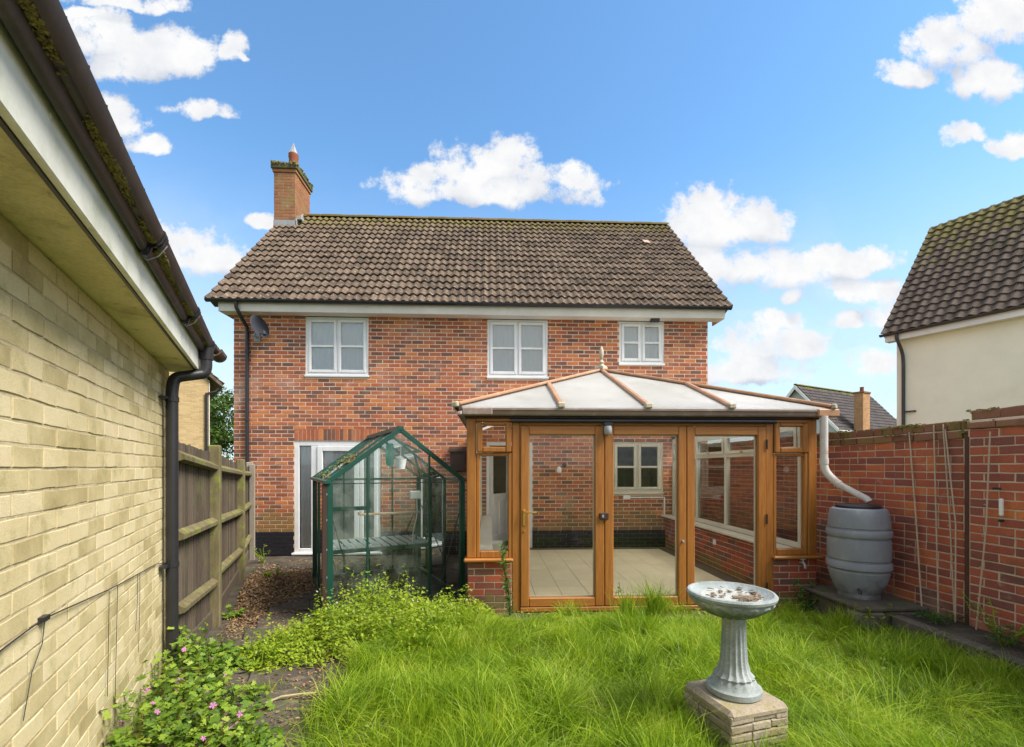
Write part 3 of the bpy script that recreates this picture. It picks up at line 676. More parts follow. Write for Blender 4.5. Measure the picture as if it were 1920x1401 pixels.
# things fixed to the house
T = Matrix.Translation((-4.30, 8.86, 4.33)) @ Matrix.Rotation(R(70), 4, 'Z') @ Matrix.Rotation(R(74), 4, 'X')
dish = thing('satellite_dish', 'dark grey oval satellite dish high on the brick wall beside the black downpipe', 'satellite dish', (-4.46, 9.09, 4.2))
k = MB(); k.lathe([(.002,-.052),(.08,-.047),(.15,-.032),(.21,-.006),(.215,-.002),(.205,.0),(.14,-.026),(.07,-.042),(.001,-.047)], (0,0,0), 28)
m_dish = mat('dark_grey_dish', (.045,.05,.065), rough=.45, fine=.06)
auto_smooth(k.build('reflector', m_dish, dish, T=T))
MB().tube([(-4.46,9.1,4.18),(-4.46,8.96,4.18),(-4.36,8.89,4.26)], .017, 8).build('bracket', m_lead, dish)
MB().box(-4.52,-4.40,9.08,9.097,4.10,4.26).build('wall_plate', m_lead, dish)
MB().tube([(-4.34,8.88,4.2),(-4.12,8.68,4.13)], .010, 8).build('arm', m_dish, dish)
MB().tube([(-4.13,8.68,4.12),(-4.17,8.73,4.19)], .028, 10).build('receiver', m_dish, dish)
mb = thing('meter_box', 'dark brown plastic box on the brick wall beside the conservatory', 'meter box', (-.62, 9.09, 1.6))
MB().box(-.785,-.475,8.93,9.098,1.60,2.06).build('box_body', m_brown, mb, bevel=.02)
MB().prism([(8.90,2.02),(9.098,2.10),(9.098,2.062),(8.90,1.99)], 0, -.80, -.46).build('hood', m_brown, mb)
MB().box(-.765,-.495,8.922,8.93,1.63,1.95).build('door', m_brown, mb, bevel=.004)
sl = thing('security_light', 'small black security light under the soffit above the small upstairs window', 'light', (3.2, 8.95, 4.6))
MB().box(3.12,3.30,8.90,8.98,4.535,4.598).build('lamp_head', m_black, sl, bevel=.012)
MB().box(3.17,3.24,8.98,9.03,4.56,4.6).build('bracket', m_black, sl)
wl = thing('wall_light', 'small glass wall light inside the conservatory on the brick house wall', 'wall light', (1.42, 9.09, 1.66))
MB().tube([(1.45,9.096,1.74),(1.45,9.06,1.74),(1.36,8.98,1.70)], .012, 8).build('arm', m_black, wl); MB().tube([(1.45,9.098,1.74),(1.45,9.08,1.74)], .045, 16).build('backplate', m_black, wl)
auto_smooth(MB().lathe([(.02,.0),(.045,.02),(.05,.07),(.03,.12),(.015,.13)], (1.33,8.97,1.58), 16).build('lamp_shade', m_net, wl))
tr = thing('cable_trunking', 'white cable trunking with a socket under the cream kitchen window', 'cable trunking', (3.0, 9.09, 1.1))
MB().box(2.72,3.46,9.07,9.097,1.085,1.11).build('trunk', m_white, tr); MB().box(3.44,3.465,9.07,9.096,.73,1.084).build('riser', m_white, tr); MB().box(2.62,2.76,9.06,9.096,1.06,1.14).build('socket', m_white, tr, bevel=.004)

# ------------------------------------------------------------------ conservatory
cons = thing('conservatory', 'orange woodgrain conservatory with dwarf brick walls and white polycarbonate hipped roof', 'conservatory', (1.72, 7.1, .1))
CX0, CX1, CY = -.263, 3.70, 5.10
fl = MB().box(CX0+.05, CX1-.05, CY+.03, HY-.012, -.05, .112).build('floor', m_grout, cons)
tp = MB().box(-.166,.166,-.166,.166,-.004,.006).mesh('floor_tile', m_ftile, bevel=.002)
for i in range(11):
    for j in range(12):
        x, y = -.095+.1685+.338*i-.03, 5.28+.338*j
        if x > 3.42 or y > 8.99: continue
        ob('floor_tile', tp, fl, Matrix.Translation((x, y, .114)))
# dwarf walls
def pier(x0, x1, y0, y1, z0, z1, nface, faces, C=.0735, key=None):
    wl_ = MB().box(x0+.004, x1-.004, y0+.004, y1-.004, z0, z1).build('dwarf_wall', m_mortar, cons)
    for f_ in faces:
        if f_ == 'front': T_ = Matrix.Translation((x0, y0+.004, 0)); l = x1-x0
        if f_ == 'left': T_ = Matrix.Translation((x0+.004, y1, 0)) @ Matrix.Rotation(R(-90),4,'Z'); l = y1-y0
        if f_ == 'right': T_ = Matrix.Translation((x1-.004, y0, 0)) @ Matrix.Rotation(R(90),4,'Z'); l = y1-y0
        brickwork(wl_, m_pbrick, 0, l, z0+.0, z1, T=T_, nparts=nface.get(f_, 0), C=C, seed=int((x0+y0)*100)+9, jit=.0018, ch=.0035, off=.04)
    return wl_
m_pbrick = mat('mixed_red_dwarf_wall_brick', [(0,(.13,.075,.065)),(.3,(.20,.075,.055)),(.6,(.33,.07,.045)),(.85,(.42,.10,.05)),(1,(.22,.13,.08))], rough=.9, scale=1, rnd=.75, stains=[(ALG, 3.0, .46, .62, .0, .7, .6), ((.55,.50,.42), 2.2, .58, .75, None, None, .4)])
pier(CX0+.01, .225, CY, CY+.23, .0, .665, {'front': 40}, ['front','left','right'])
pier(3.19, CX1-.005, CY, CY+.23, .0, .665, {'front': 40}, ['front','left','right'])
pier(3.47, CX1-.005, CY+.23, HY-.01, .0, .72, {'left': 170}, ['left','right'])
pier(CX0+.01, -.03, CY+.23, HY-.01, .0, .72, {'right': 30}, ['left','right'])
for x0, x1 in ((CX0-.03, .245), (3.17, CX1+.04)):
    MB().box(x0, x1, CY-.055, CY+.10, .667, .705).build('outer_sill', m_woodh, cons, bevel=.012)
# front frame
for x0, x1, d_ in ((CX0, -.16, .09), (3.60, CX1, .09), (.235, .325, .08), (3.10, 3.19, .08)):
    MB().box(x0, x1, CY, CY+d_, .705 if d_ > .085 else .11, 2.24).build('corner_post' if d_ > .085 else 'door_post', m_wood, cons, bevel=.008)
for x0, x1, y0, z0, z1, n_ in ((.325, 3.10, CY, 2.165, 2.24, 'head_rail'), (-.16, .235, CY+.001, 2.205, 2.24, 'head_rail'), (3.19, 3.60, CY+.001, 2.205, 2.24, 'head_rail'), (.325, 3.10, CY-.02, .112, .16, 'threshold')):
    MB().box(x0, x1, y0, CY+.085, z0, z1).build(n_, m_woodh, cons, bevel=.006)
def side_light(x0, x1, a, c):
    s_ = MB().frame_xz(x0, x1, .705, 1.86, CY+.005, CY+.07, .04, .075, .035).build('side_light', m_wood, cons, bevel=.008)
    MB().box(x0+.04, x1-.04, CY+.03, CY+.036, .78, 1.825).build('pane', m_cglass, s_)
    t_ = MB().frame_xz(x0+.006, x1-.006, 1.865, 2.20, CY-.022, CY+.055, .062, .062, .04).build('top_light', m_wood, cons, bevel=.012)
    MB().box(x0+.07, x1-.07, CY+.02, CY+.026, 1.93, 2.16).build('pane', m_cglass, t_)
side_light(-.158, .233, 0, 0); side_light(3.192, 3.598, 0, 0)
doors = []
for (x0, x1, g0, g1) in ((.327, 1.256, .423, 1.153), (1.260, 2.184, 1.362, 2.092), (2.188, 3.098, 2.281, 3.004)):
    f = MB(); f.box(x0, g0, CY-.018, CY+.05, .165, 2.16); f.box(g1, x1, CY-.018, CY+.05, .165, 2.16)
    d_ = f.build('door', m_wood, cons, bevel=.010)
    for z0, z1 in ((.165, .262), (2.062, 2.158)): MB().box(g0, g1, CY-.016, CY+.05, z0, z1).build('door_rail', m_woodh, d_, bevel=.008)
    MB().box(g0-.005, g1+.005, CY+.012, CY+.036, .255, 2.067).build('pane', m_cglass, d_)
    f = MB().frame_xz(g0-.001, g1+.001, .261, 2.063, CY+.036, CY+.052, .012); f.build('inner_bead', m_cream, d_)
    doors.append(d_)
f = MB(); f.box(.352,.384,CY-.026,CY-.018,1.06,1.24); f.build('handle_plate', m_brass, doors[0], bevel=.004)
f = MB(); f.tube([(.368,CY-.02,1.215),(.368,CY-.065,1.215),(.38,CY-.072,1.213),(.50,CY-.072,1.21)], .010, 10); auto_smooth(f.build('door_handle', m_brass, doors[0]))
f = MB(); f.tube([(.368,CY-.018,1.005),(.368,CY-.03,1.005)], .012, 10); f.build('lock', m_brass, doors[0])
MB().box(1.20,1.30,CY-.045,CY-.018,1.125,1.20).build('door_lock', m_brown, doors[1], bevel=.006)
MB().box(1.225,1.245,CY-.05,CY-.045,1.15,1.18).build('lock', m_lead, doors[1])
MB().tube([(2.14,CY-.018,.88),(2.14,CY-.045,.88)], .013, 10).build('door_knob', m_lead, doors[2])
for z in (1.96, 1.12, .35):
    MB().tube([(3.10,CY-.026,z-.055),(3.10,CY-.026,z+.055)], .011, 8).build('hinge', m_brown, doors[2])
# side frames (cream inside)
def side_frame(x, sgn, posts, label):
    fr_ = MB()
    for yy in posts: fr_.box(x-.03, x+.03, yy-.03, yy+.03, .76, 2.24)
    fr_.build('mullion', m_cream, cons, bevel=.005)
    for a, c in zip(posts, posts[1:]):
        f = MB(); f.box(x-.028, x+.028, a+.03, c-.03, .76, .82); f.box(x-.028, x+.028, a+.03, c-.03, 1.85, 1.91); f.box(x-.028, x+.028, a+.03, c-.03, 2.17, 2.24)
        s_ = f.build('window', m_cream, cons, bevel=.004)
        MB().box(x-.003, x+.003, a+.03, c-.03, .82, 1.85).build('pane', m_cglass, s_); MB().box(x-.003, x+.003, a+.03, c-.03, 1.91, 2.17).build('pane', m_cglass, s_)
        f = MB(); yy0, yy1 = a+.035, c-.035
        f.box(x-.045, x-.029, yy0, yy0+.04, 1.905, 2.175); f.box(x-.045, x-.029, yy1-.04, yy1, 1.905, 2.175); f.box(x-.045, x-.029, yy0+.04, yy1-.04, 1.905, 1.945); f.box(x-.045, x-.029, yy0+.04, yy1-.04, 2.135, 2.175)
        s2 = f.build('top_sash', m_cream, s_)
        MB().box(x-.06, x-.046, (a+c)/2-.03, (a+c)/2+.03, 1.915, 1.935).build('latch', m_brass, s_)
side_frame(3.60, 1, [5.22, 5.93, 6.92, 7.92, 8.95], '')
side_frame(-.20, -1, [5.22, 6.2, 7.2, 8.2, 8.95], '')
MB().box(3.38, 3.57, CY+.10, HY-.02, .722, .757).build('window_board', m_cream, cons, bevel=.006)
MB().box(-.17, .02, CY+.10, HY-.02, .722, .757).build('window_board', m_cream, cons, bevel=.006)
MB().box(3.462, 3.470, 7.0, 7.09, .50, .58).build('socket', m_white, cons, bevel=.003)
# eaves beam and roof
EZ = 2.36; AP = Vector((1.72, 7.16, 3.20)); ex0, ex1, ey = CX0-.10, CX1+.10, CY-.10
b = MB(); b.box(CX0-.02, CX1+.02, CY-.01, CY+.10, 2.242, 2.33); b.box(CX0-.02, CX0+.10, CY+.10, HY-.012, 2.242, 2.33); b.box(CX1-.10, CX1+.02, CY+.10, HY-.012, 2.242, 2.33)
b.build('eaves_beam', m_brown, cons, bevel=.004)
RB = Vector((1.72, HY-.012, 3.20))
cL, cR = Vector((ex0, ey, EZ)), Vector((ex1, ey, EZ)); bL, bR = Vector((ex0, HY-.012, EZ)), Vector((ex1, HY-.012, EZ))
fx = [ex0, .763, 1.72, 2.65, ex1]
def hip(x): # point on the front hips above eaves point x
    t = (x-ex0)/(AP.x-ex0) if x <= AP.x else (ex1-x)/(ex1-AP.x)
    return (cL if x <= AP.x else cR).lerp(AP, t)
def panel(ps, parent):
    nrm = (ps[1]-ps[0]).cross(ps[2]-ps[0]).normalized()
    if nrm.z < 0: nrm = -nrm
    k = MB(); n_ = len(ps); k.add([p for p in ps] + [p - nrm*.025 for p in ps], [tuple(range(n_)), tuple(range(n_, 2*n_))[::-1]] + [(i, i+n_, (i+1)%n_+n_, (i+1)%n_) for i in range(n_)])
    return k.build('roof_panel', m_poly, parent)
rf = MB().bar(AP - Vector((0,.05,-.03)), RB + Vector((0,0,.03)), .11, .07).build('roof_ridge', m_bar, cons, bevel=.01)
def V(x, y, z): return Vector((x, y, z))
panel([cL, V(.763,ey,EZ), hip(.763)], rf); panel([V(.763,ey,EZ), V(1.72,ey,EZ), AP, hip(.763)], rf)
panel([V(1.72,ey,EZ), V(2.65,ey,EZ), hip(2.65), AP], rf); panel([V(2.65,ey,EZ), cR, hip(2.65)], rf)
sy = [ey, 6.1, 7.16, 8.15, HY-.012]
def hip2(y, s_):
    c0 = cL if s_ < 0 else cR
    return c0.lerp(AP, min(1, (y-ey)/(AP.y-ey))) if y < AP.y else Vector((AP.x, y, AP.z))
for s_, ex in ((-1, ex0), (1, ex1)):
    panel([V(ex,ey,EZ), V(ex,6.1,EZ), hip2(6.1, s_)], rf); panel([V(ex,6.1,EZ), V(ex,7.16,EZ), AP, hip2(6.1, s_)], rf)
    panel([V(ex,7.16,EZ), V(ex,8.15,EZ), hip2(8.15,s_), AP], rf); panel([V(ex,8.15,EZ), V(ex,HY-.012,EZ), RB, hip2(8.15,s_)], rf)
def gbar(p, q, w_=.06, name='glazing_bar'):
    p, q = p+V(0,0,.022), q+V(0,0,.022)
    o = MB().bar(p, q, w_, .04).build(name, m_bar, rf, bevel=.012)
    MB().bar(p-V(0,0,.055), q-V(0,0,.055), w_*.8, .05).build('inner_bar', m_brown, rf)
    c_ = p + (p-q).normalized()*.02
    MB().obox(c_, (.085,.05,.06), Matrix.Rotation(math.atan2((q-p).y,(q-p).x)-math.pi/2, 3, 'Z')).build('end_cap', m_bcap, rf, bevel=.012)
m_bcap = mat('dirty_cream_cap', (.50,.44,.33), rough=.7, stains=[(GRIME, 14, .5, .66, None, None, .6)])
gbar(cL, AP, .085); gbar(cR, AP, .085)
for x in (.763, 1.72, 2.65): gbar(V(x,ey,EZ), hip(x) if x != 1.72 else AP)
for s_, ex in ((-1, ex0), (1, ex1)):
    for y in (6.1, 7.16, 8.15): gbar(V(ex,y,EZ), hip2(y, s_))
# grubby closure strip under the panel ends
k = MB(); rr = random.Random(3)
for i in range(190):
    x = ex0+.03+(ex1-ex0-.06)*i/189; k.box(x, x+.016, ey+.012, ey+.06, 2.318-rr.random()*.008, EZ-.022)
k.build('closure_strip', m_debris, rf, kind='stuff')
fin = MB(); fc = AP + V(0, -.02, .05)
auto_smooth(fin.lathe([(.075,-.04),(.08,.0),(.05,.03),(.032,.05),(.045,.075),(.03,.10),(.018,.115),(.026,.15),(.036,.20),(.034,.26),(.018,.31),(.004,.335)], fc, 16, mod=lambda r, z, a, i: (r*(1+(.22*math.cos(4*a) if i < 3 else .0)), z)).build('finial', m_bcap, rf), 50)
# gutter (square-line) round three sides
def ogee(b, p, q, s_, w_=.10, h_=.075):
    """s_ outward unit vector"""
    prof = [(0,.075),(0,.01),(.02,0),(.07,0),(.085,.012),(.095,.045),(.115,.055),(.115,.075),(.108,.075),(.105,.062),(.088,.052),(.076,.018),(.02,.008),(.008,.016),(.008,.075)]
    p, q = Vector(p), Vector(q); s_ = Vector(s_); n_ = len(prof)
    vs = [c + s_*a*w_/.115 + V(0,0,z*h_/.075) for c in (p, q) for a, z in prof]
    b.add(vs, [tuple(range(n_)), tuple(range(n_, 2*n_))] + [(i, (i+1)%n_, (i+1)%n_+n_, i+n_) for i in range(n_)])
    return b
g = ogee(MB(), (CX0-.02, CY-.022, 2.265), (CX1+.02, CY-.022, 2.265), (0,-1,0)).build('gutter', m_cgut, cons, bevel=0)
ogee(MB(), (CX0-.03, CY-.12, 2.266), (CX0-.03, HY-.02, 2.266), (-1,0,0)).build('gutter', m_cgut, cons)
ogee(MB(), (CX1+.025, CY-.12, 2.266), (CX1+.025, HY-.02, 2.266), (1,0,0)).build('gutter', m_cgut, cons)
MB().box(CX0-.045, .02, CY-.135, CY-.03, 2.262, 2.345).build('gutter_corner', m_cgut, g, bevel=.012); MB().box(3.62, CX1+.165, CY-.138, CY-.03, 2.262, 2.348).build('gutter_corner', m_bar, g, bevel=.012)
b = MB().tube([(.22,CY-.045,2.212),(3.19,CY-.045,2.212)], .024, 12); auto_smooth(b.build('blind_tube', m_black, cons, label='black tube running over the doors'))
lamp = thing('door_light', 'small black glazed light fitting above the middle of the conservatory doors', 'light', (1.28, CY-.03, 2.1))
MB().box(1.235,1.345,CY-.075,CY-.018,2.155,2.20).build('hood', m_black, lamp, bevel=.012)
auto_smooth(MB().lathe([(.03,2.06),(.042,2.075),(.046,2.12),(.04,2.155)], (1.285,CY-.06,0), 14).build('lamp_glass', m_lead, lamp))
MB().box(1.255,1.315,CY-.03,CY-.017,2.08,2.17).build('backplate', m_black, lamp)
tap = thing('outdoor_tap', 'small brass tap on the right-hand brick pier under the sill', 'tap', (3.47, CY-.03, .6))
auto_smooth(MB().tube([(3.50,CY+.01,.63),(3.50,CY-.06,.63),(3.50,CY-.085,.61),(3.50,CY-.085,.575)], .012, 10).build('spout', m_lead, tap))
MB().tube([(3.50,CY-.05,.63),(3.50,CY-.05,.665)], .008, 8).build('stem', m_lead, tap); MB().tube([(3.47,CY-.05,.668),(3.53,CY-.05,.668)], .007, 8).build('handle', m_lead, tap)
wb = thing('white_box', 'white box on the conservatory floor behind the left side light', 'box', (.0, 7.9, .12))
MB().box(-.02,.20,7.75,8.05,.121,.42).build('carton', m_white, wb, bevel=.008); MB().box(-.024,.204,7.746,8.054,.40,.43).build('lid', m_white, wb, bevel=.006)

# rainwater pipe from the conservatory
dp = thing('white_downpipe', 'stained white rainwater pipe bending from the conservatory gutter down to the grey water butt', 'downpipe', (3.69, 4.98, 2.2))
def arc(pts, n=5, r=.09):
    """round the corners of a polyline"""
    pts = [Vector(p) for p in pts]; out = [pts[0]]
    for a, b_, c in zip(pts, pts[1:], pts[2:]):
        d1, d2 = (a-b_), (c-b_); k = min(r, d1.length*.45, d2.length*.45); p, q = b_+d1.normalized()*k, b_+d2.normalized()*k
        for i in range(n+1):
            t = i/n; out.append(p*(1-t)**2 + b_*2*t*(1-t) + q*t*t)
    return out + [pts[-1]]
auto_smooth(MB().tube(arc([(3.695,4.985,2.27),(3.695,4.985,1.66),(3.80,4.86,1.49)]), .040, 16).build('pipe', m_pipew, dp))
auto_smooth(MB().tube([(3.775,4.89,1.525),(3.90,4.635,1.37),(3.905,4.62,1.345)], [.034,.034,.034], 16).build('lower_pipe', m_pipew, dp))
MB().tube([(3.695,4.985,1.74),(3.695,4.985,1.80)], .046, 16).build('collar', m_pipew, dp); MB().tube([(3.768,4.90,1.535),(3.79,4.868,1.515)], .043, 16).build('collar', m_pipew, dp)

# ------------------------------------------------------------------ greenhouse (set at an angle)
GR = R(24.9)
frame(-1.755, 5.15, 0, GR)
gh = thing('greenhouse', 'small green aluminium greenhouse with dirty glass standing against the conservatory', 'greenhouse', (.77, .95, .05))
GW, GL, B0, EV, AX = 1.54, 1.90, .06, 1.54, 2.145
def gb(name, p, q, w_=.028, h_=.028, parent=gh, m=m_green): return MB().bar(p, q, w_, h_).build(name, m, parent, bevel=.003)
mid = GW/2
for y in (0, GL):
    for x in (0, GW): gb('corner_post', (x, y, B0), (x, y, EV), .06, .06)
    gb('rafter', (-.035, y, EV-.01), (mid, y, AX), .055, .05); gb('rafter', (GW+.035, y, EV-.01), (mid, y, AX), .055, .05)
    gb('sill_bar', (0, y, B0+.03), (GW, y, B0+.03), .05, .05)
    for x in (.40, 1.12): gb('glazing_bar', (x, y, B0+.05), (x, y, EV + (AX-EV)*(1-abs(x-mid)/mid)-.03), .022, .03)
    if y: gb('glazing_bar', (mid, y, B0+.05), (mid, y, AX-.05), .022, .03)
gb('tie_bar', (.03, .02, EV-.02), (GW-.03, .02, EV-.02), .02, .012); gb('tie_bar', (.03, GL, EV-.02), (GW-.03, GL, EV-.02), .03, .03)
gb('mid_rail', (.03, GL-.01, 1.08), (.77, GL-.01, 1.08), .03, .06)
gb('ridge_bar', (mid, -.03, AX+.012), (mid, GL+.03, AX+.012), .07, .05)
for x in (0, GW):
    s_ = 1 if x else -1
    gb('eaves_gutter', (x+s_*.03, -.06, EV), (x+s_*.03, GL+.06, EV), .07, .035)
    gb('sill_bar', (x, 0, B0+.03), (x, GL, B0+.03), .05, .05)
    for i in (1, 2): 
        y = GL*i/3; gb('glazing_bar', (x, y, B0+.05), (x, y, EV), .03, .022); gb('roof_bar', (x, y, EV), (mid, y, AX), .022, .03)
# diagonal braces
for p, q in (((.03,.03,1.13),(.30,.03,.12)), ((GW-.03,.03,1.13),(GW-.30,.03,.12)), ((.03,GL-.03,1.1),(.3,GL-.03,.12)), ((GW-.03,GL-.03,1.1),(GW-.45,GL-.03,.12))):
    gb('brace', p, q, .022, .012)
# glazing
def pane(ps, parent=gh, m=m_gglass):
    k = MB(); k.add([Vector(p) for p in ps], [tuple(range(len(ps)))]); return k.build('pane', m, parent, recalc=False)
rz_ = lambda x: EV + (AX-EV)*(1-abs(x-mid)/mid) - .02
for y in (0, GL):
    for a, c in ((.03,.40),(.40,1.12),(1.12,1.51)):
        top = [(c,y,rz_(c)), (mid,y,rz_(mid)), (a,y,rz_(a))] if a < mid < c else [(c,y,rz_(c)), (a,y,rz_(a))]
        pane([(a,y,EV-.005),(c,y,EV-.005)]+top); pane([(a,y,B0+.05),(c,y,B0+.05),(c,y,EV-.008),(a,y,EV-.008)])
for x in (0, GW):
    for i in range(3):
        if x and i == 0: continue
        a, c = GL*i/3+.015, GL*(i+1)/3-.015
        pane([(x,a,B0+.05),(x,c,B0+.05),(x,c,EV-.01),(x,a,EV-.01)]); pane([(x,a,EV),(x,c,EV),(mid,c,AX),(mid,a,AX)])
v_ = gb('roof_vent', (GW*.62, GL*.36, rz_(GW*.62)+.05), (GW*.62, GL*.66, rz_(GW*.62)+.05), .05, .025); MB().bar((GW*.62,GL*.36,rz_(GW*.62)+.05),(GW*.78,GL*.36,rz_(GW*.78)+.13),.025,.025).bar((GW*.62,GL*.66,rz_(GW*.62)+.05),(GW*.78,GL*.66,rz_(GW*.78)+.13),.025,.025).bar((GW*.78,GL*.36,rz_(GW*.78)+.13),(GW*.78,GL*.66,rz_(GW*.78)+.13),.03,.03).build('vent_frame', m_green, v_)
# sliding door on the far-right side, and a dark guide post at the near-left corner
gb('door_track', (-.055,-.02,.02), (-.055,-.02,EV-.02), .05, .03, m=m_brown)
k = MB()
for z in (.5,.8,1.12,1.4): k.box(-.036,-.03,-.036,-.02,z,z+.02)
k.build('clip', m_lead, gh, kind='stuff')
# lichen patches on the left roof glass bars
k = MB(); rr = random.Random(6)
for i in range(70):
    t = rr.random()**1.0; y = rr.uniform(-.02, GL*.9); x = mid*(t)*.55; k.obox((x, y, EV+(AX-EV)*x/mid+.028), (rr.uniform(.012,.035), rr.uniform(.015,.05), .012), Matrix.Rotation(rr.random()*3,3,'Z'))
k.build('moss', m_moss, gh, kind='stuff')
k = MB(); rr = random.Random(16)
for i in range(14):
    t = rr.uniform(.05,.8); k.obox((mid*t, rr.uniform(-.03,.03), EV+(AX-EV)*t+.022), (.02,.018,.006), Matrix.Rotation(rr.random()*3,3,'Z'))
k.build('lichen_spots', m_fascia, gh, kind='stuff')
# inside
st = thing('slatted_staging', 'slatted metal staging bench inside the greenhouse', 'bench', (.8, 1.4, .1))
for y in (.98, 1.80): gb('side_rail', (.08, y, .60), (1.46, y, .60), .03, .05, parent=st, m=m_green)
for x, y in ((.1,.98),(1.44,.98),(.1,1.80),(1.44,1.80)): gb('leg', (x, y, .08), (x, y, .575), .03, .03, parent=st, m=m_green)
sm = MB().box(-.045,.045,-.42,.42,-.006,.006).mesh('slat', m_stage, bevel=.002)
for i in range(12): ob('slat', sm, st, Matrix.Translation((.14+i*.115, 1.39, .633)) )
s2 = thing('timber_batten', 'pale timber batten laid across inside the greenhouse', 'batten', (.8, .9, 1.08))
MB().box(.45,1.25,.85,.92,1.07,1.095).build('batten_board', mat('pale_timber', (.48,.36,.22), scale=8, stretch=(1,5,5)), s2, bevel=.003); MB().box(.44,.47,.86,.91,1.096,1.115).build('stop', m_twig, s2)
cl = thing('hanging_cloth', 'teal cloth strip hanging under the greenhouse apex', 'cloth', (.66, .06, 1.7))
k = MB(); nn = 6
for i in range(9):
    for j in range(nn): k.v.append((.615+.018*j+ .004*math.sin(i), .05+.012*math.sin(j*1.5+i*.5), 1.98-.033*i+(.02 if j in (0,nn-1) and i == 8 else 0)))
for i in range(8):
    for j in range(nn-1): k.f.append((i*nn+j, i*nn+j+1, (i+1)*nn+j+1, (i+1)*nn+j))
k.build('strip', m_teal, cl, smooth=True, recalc=False)
sk = thing('socket_box', 'white weatherproof socket with trailing white cable inside the greenhouse', 'socket', (1.2, 1.2, 1.3))
MB().box(1.20,1.36,1.15,1.2,1.24,1.36).build('cover', m_white, sk, bevel=.01)
auto_smooth(MB().tube(arc([(1.30,1.17,1.25),(1.31,1.17,1.0),(1.25,1.17,.8),(1.24,1.17,.63)], r=.1), .007, 6).build('cable', m_white, sk)); MB().tube([(1.33,1.3,1.24),(1.33,1.3,.1)], .012, 6).build('post', m_green, sk)
jb = thing('glass_jar', 'clouded plastic pot hanging under the greenhouse roof', 'pot', (.85,.5,1.75))
auto_smooth(MB().lathe([(.055,1.68),(.075,1.80),(.08,1.81),(.07,1.81)], (.9,.5,0), 16).build('pot_body', m_net, jb)); MB().tube([(.9,.5,1.81),(.9,.5,2.0)], .003, 6).build('hook', m_lead, jb)

# ------------------------------------------------------------------ garage at the left
frame(-.798, .037, 0, GR)
ga = thing('garage', 'yellow brick garage close on the left with stained soffit and mossy black gutter', 'garage', (-1.5, 1.5, 0))
TG = Matrix.Rotation(R(90), 4, 'Z')
wall = slab(ga, 'wall', m_ymort, -3.0, 4.13, -.05, 2.46, .001, .22, T=TG)
MB().box(-3.0, -.221, 3.9, 4.13, -.05, 2.46).build('end_wall', m_ymort, ga)
brickwork(wall, m_ybrick, -3.0, 4.135, -.04, 2.46, T=TG, nparts=300, key=lambda x, z: 0 if 1.35 < x else 1, proud=.0025, ch=.0018, jit=.002, nseg=3, nvar=14, seed=11, C=.0758, J=.0105)
brickwork(wall, m_ybrick, 0, 2.8, -.04, 2.46, T=Matrix.Translation((0, 4.13, 0)) @ Matrix.Rotation(math.pi, 4, 'Z'), C=.0758)
b = MB().box(-.2, .195, -3.0, 4.16, 2.464, 2.474); sf = b.build('soffit', m_soffit, ga)
fa = MB().box(.196, .218, -3.0, 4.18, 2.458, 2.655).build('fascia', m_gfascia, ga, bevel=.003)
MB().box(.186, .196, -3.0, 4.16, 2.452, 2.4615).build('soffit_bead', m_black, ga)
for i in range(9): MB().tube([(.216, -.6+i*.6, 2.56+.03*(i%2)), (.2205, -.6+i*.6, 2.56+.03*(i%2))], .008, 10).build('fixing_cap', m_gfascia, fa)
MB().prism([(.006,2.475),(.196,2.475),(.196,2.6),(-1.5,3.45),(-3.0,2.7),(-3.0,2.475)], 1, 4.10, 4.16).build('gable_board', m_gfascia, ga)
# deep-profile gutter: round bulge by the fascia, mossy step, upright outer face
prof = [(.222,2.668),(.222,2.635),(.226,2.612),(.238,2.598),(.252,2.598),(.264,2.608),(.270,2.625),(.276,2.640),(.292,2.644),(.308,2.636),(.322,2.645),(.338,2.672),(.342,2.685),(.336,2.689),(.326,2.675),(.31,2.655),(.28,2.66),(.262,2.640),(.25,2.61),(.236,2.61),(.229,2.64),(.229,2.668)]
prof = [(.222+(x-.222)*.79, z) for x, z in prof]
gt = MB().prism([(x, z) for x, z in prof], 1, -3.0, 4.13).build('gutter', m_gblack, ga)
auto_smooth(gt, 50)
for y in (2.02, 3.06, 3.93):
    k = MB()
    pts = [(x+ (.006 if i > 9 else (-.0 if x < .23 else .004)), z-.008) for i, (x, z) in enumerate(prof[:14])]
    pts2 = [(x-.002, z+.012) for x, z in pts[::-1]]
    k.prism(pts+pts2, 1, y, y+.05)
    k.prism([(x+.004 if x > .23 else x, z-.006) for x, z in pts] + pts2, 1, y+.014, y+.036)
    k.build('gutter_union', m_black, gt, bevel=.003)
    MB().tube([(.224,y+.06,2.60),(.246,y+.062,2.582),(.285,y+.062,2.606),(.317,y+.06,2.655)], .0025, 6).build('clip', m_lead, gt)
k = MB(); rr = random.Random(12)
for i in range(5200):
    y = rr.uniform(.8, 4.05); q = noise.noise(Vector((y*2.6, 4.2, 0)))
    if q < -.30 + .45*rr.random(): continue
    w0 = rr.random(); x = .263+(.024+.024*max(0, q))*w0; z = 2.642 - .003 + rr.uniform(-.006,.003)*(1-w0)
    s_ = rr.uniform(.0018,.0052)
    k.obox((x, y, z-.0), (s_*1.3, s_*1.8, s_*1.3), Matrix.Rotation(rr.random()*3,3,'Z') @ Matrix.Rotation(rr.uniform(-1,1),3,'X'))
k.build('moss', m_moss, gt, kind='stuff')
rfg = MB().prism([(.235,2.69),(.235,2.715),(-1.5,3.62),(-3.0,2.85),(-3.0,2.8),(-1.5,3.58)], 1, -3.0, 4.22).build('roof', m_tile, ga)
tiles(rfg, m_tile, (.265, -3.0, 2.69), R(90), R(27), 7.2, 1.95, .30, .292, nparts=0, n=8)
k = MB()
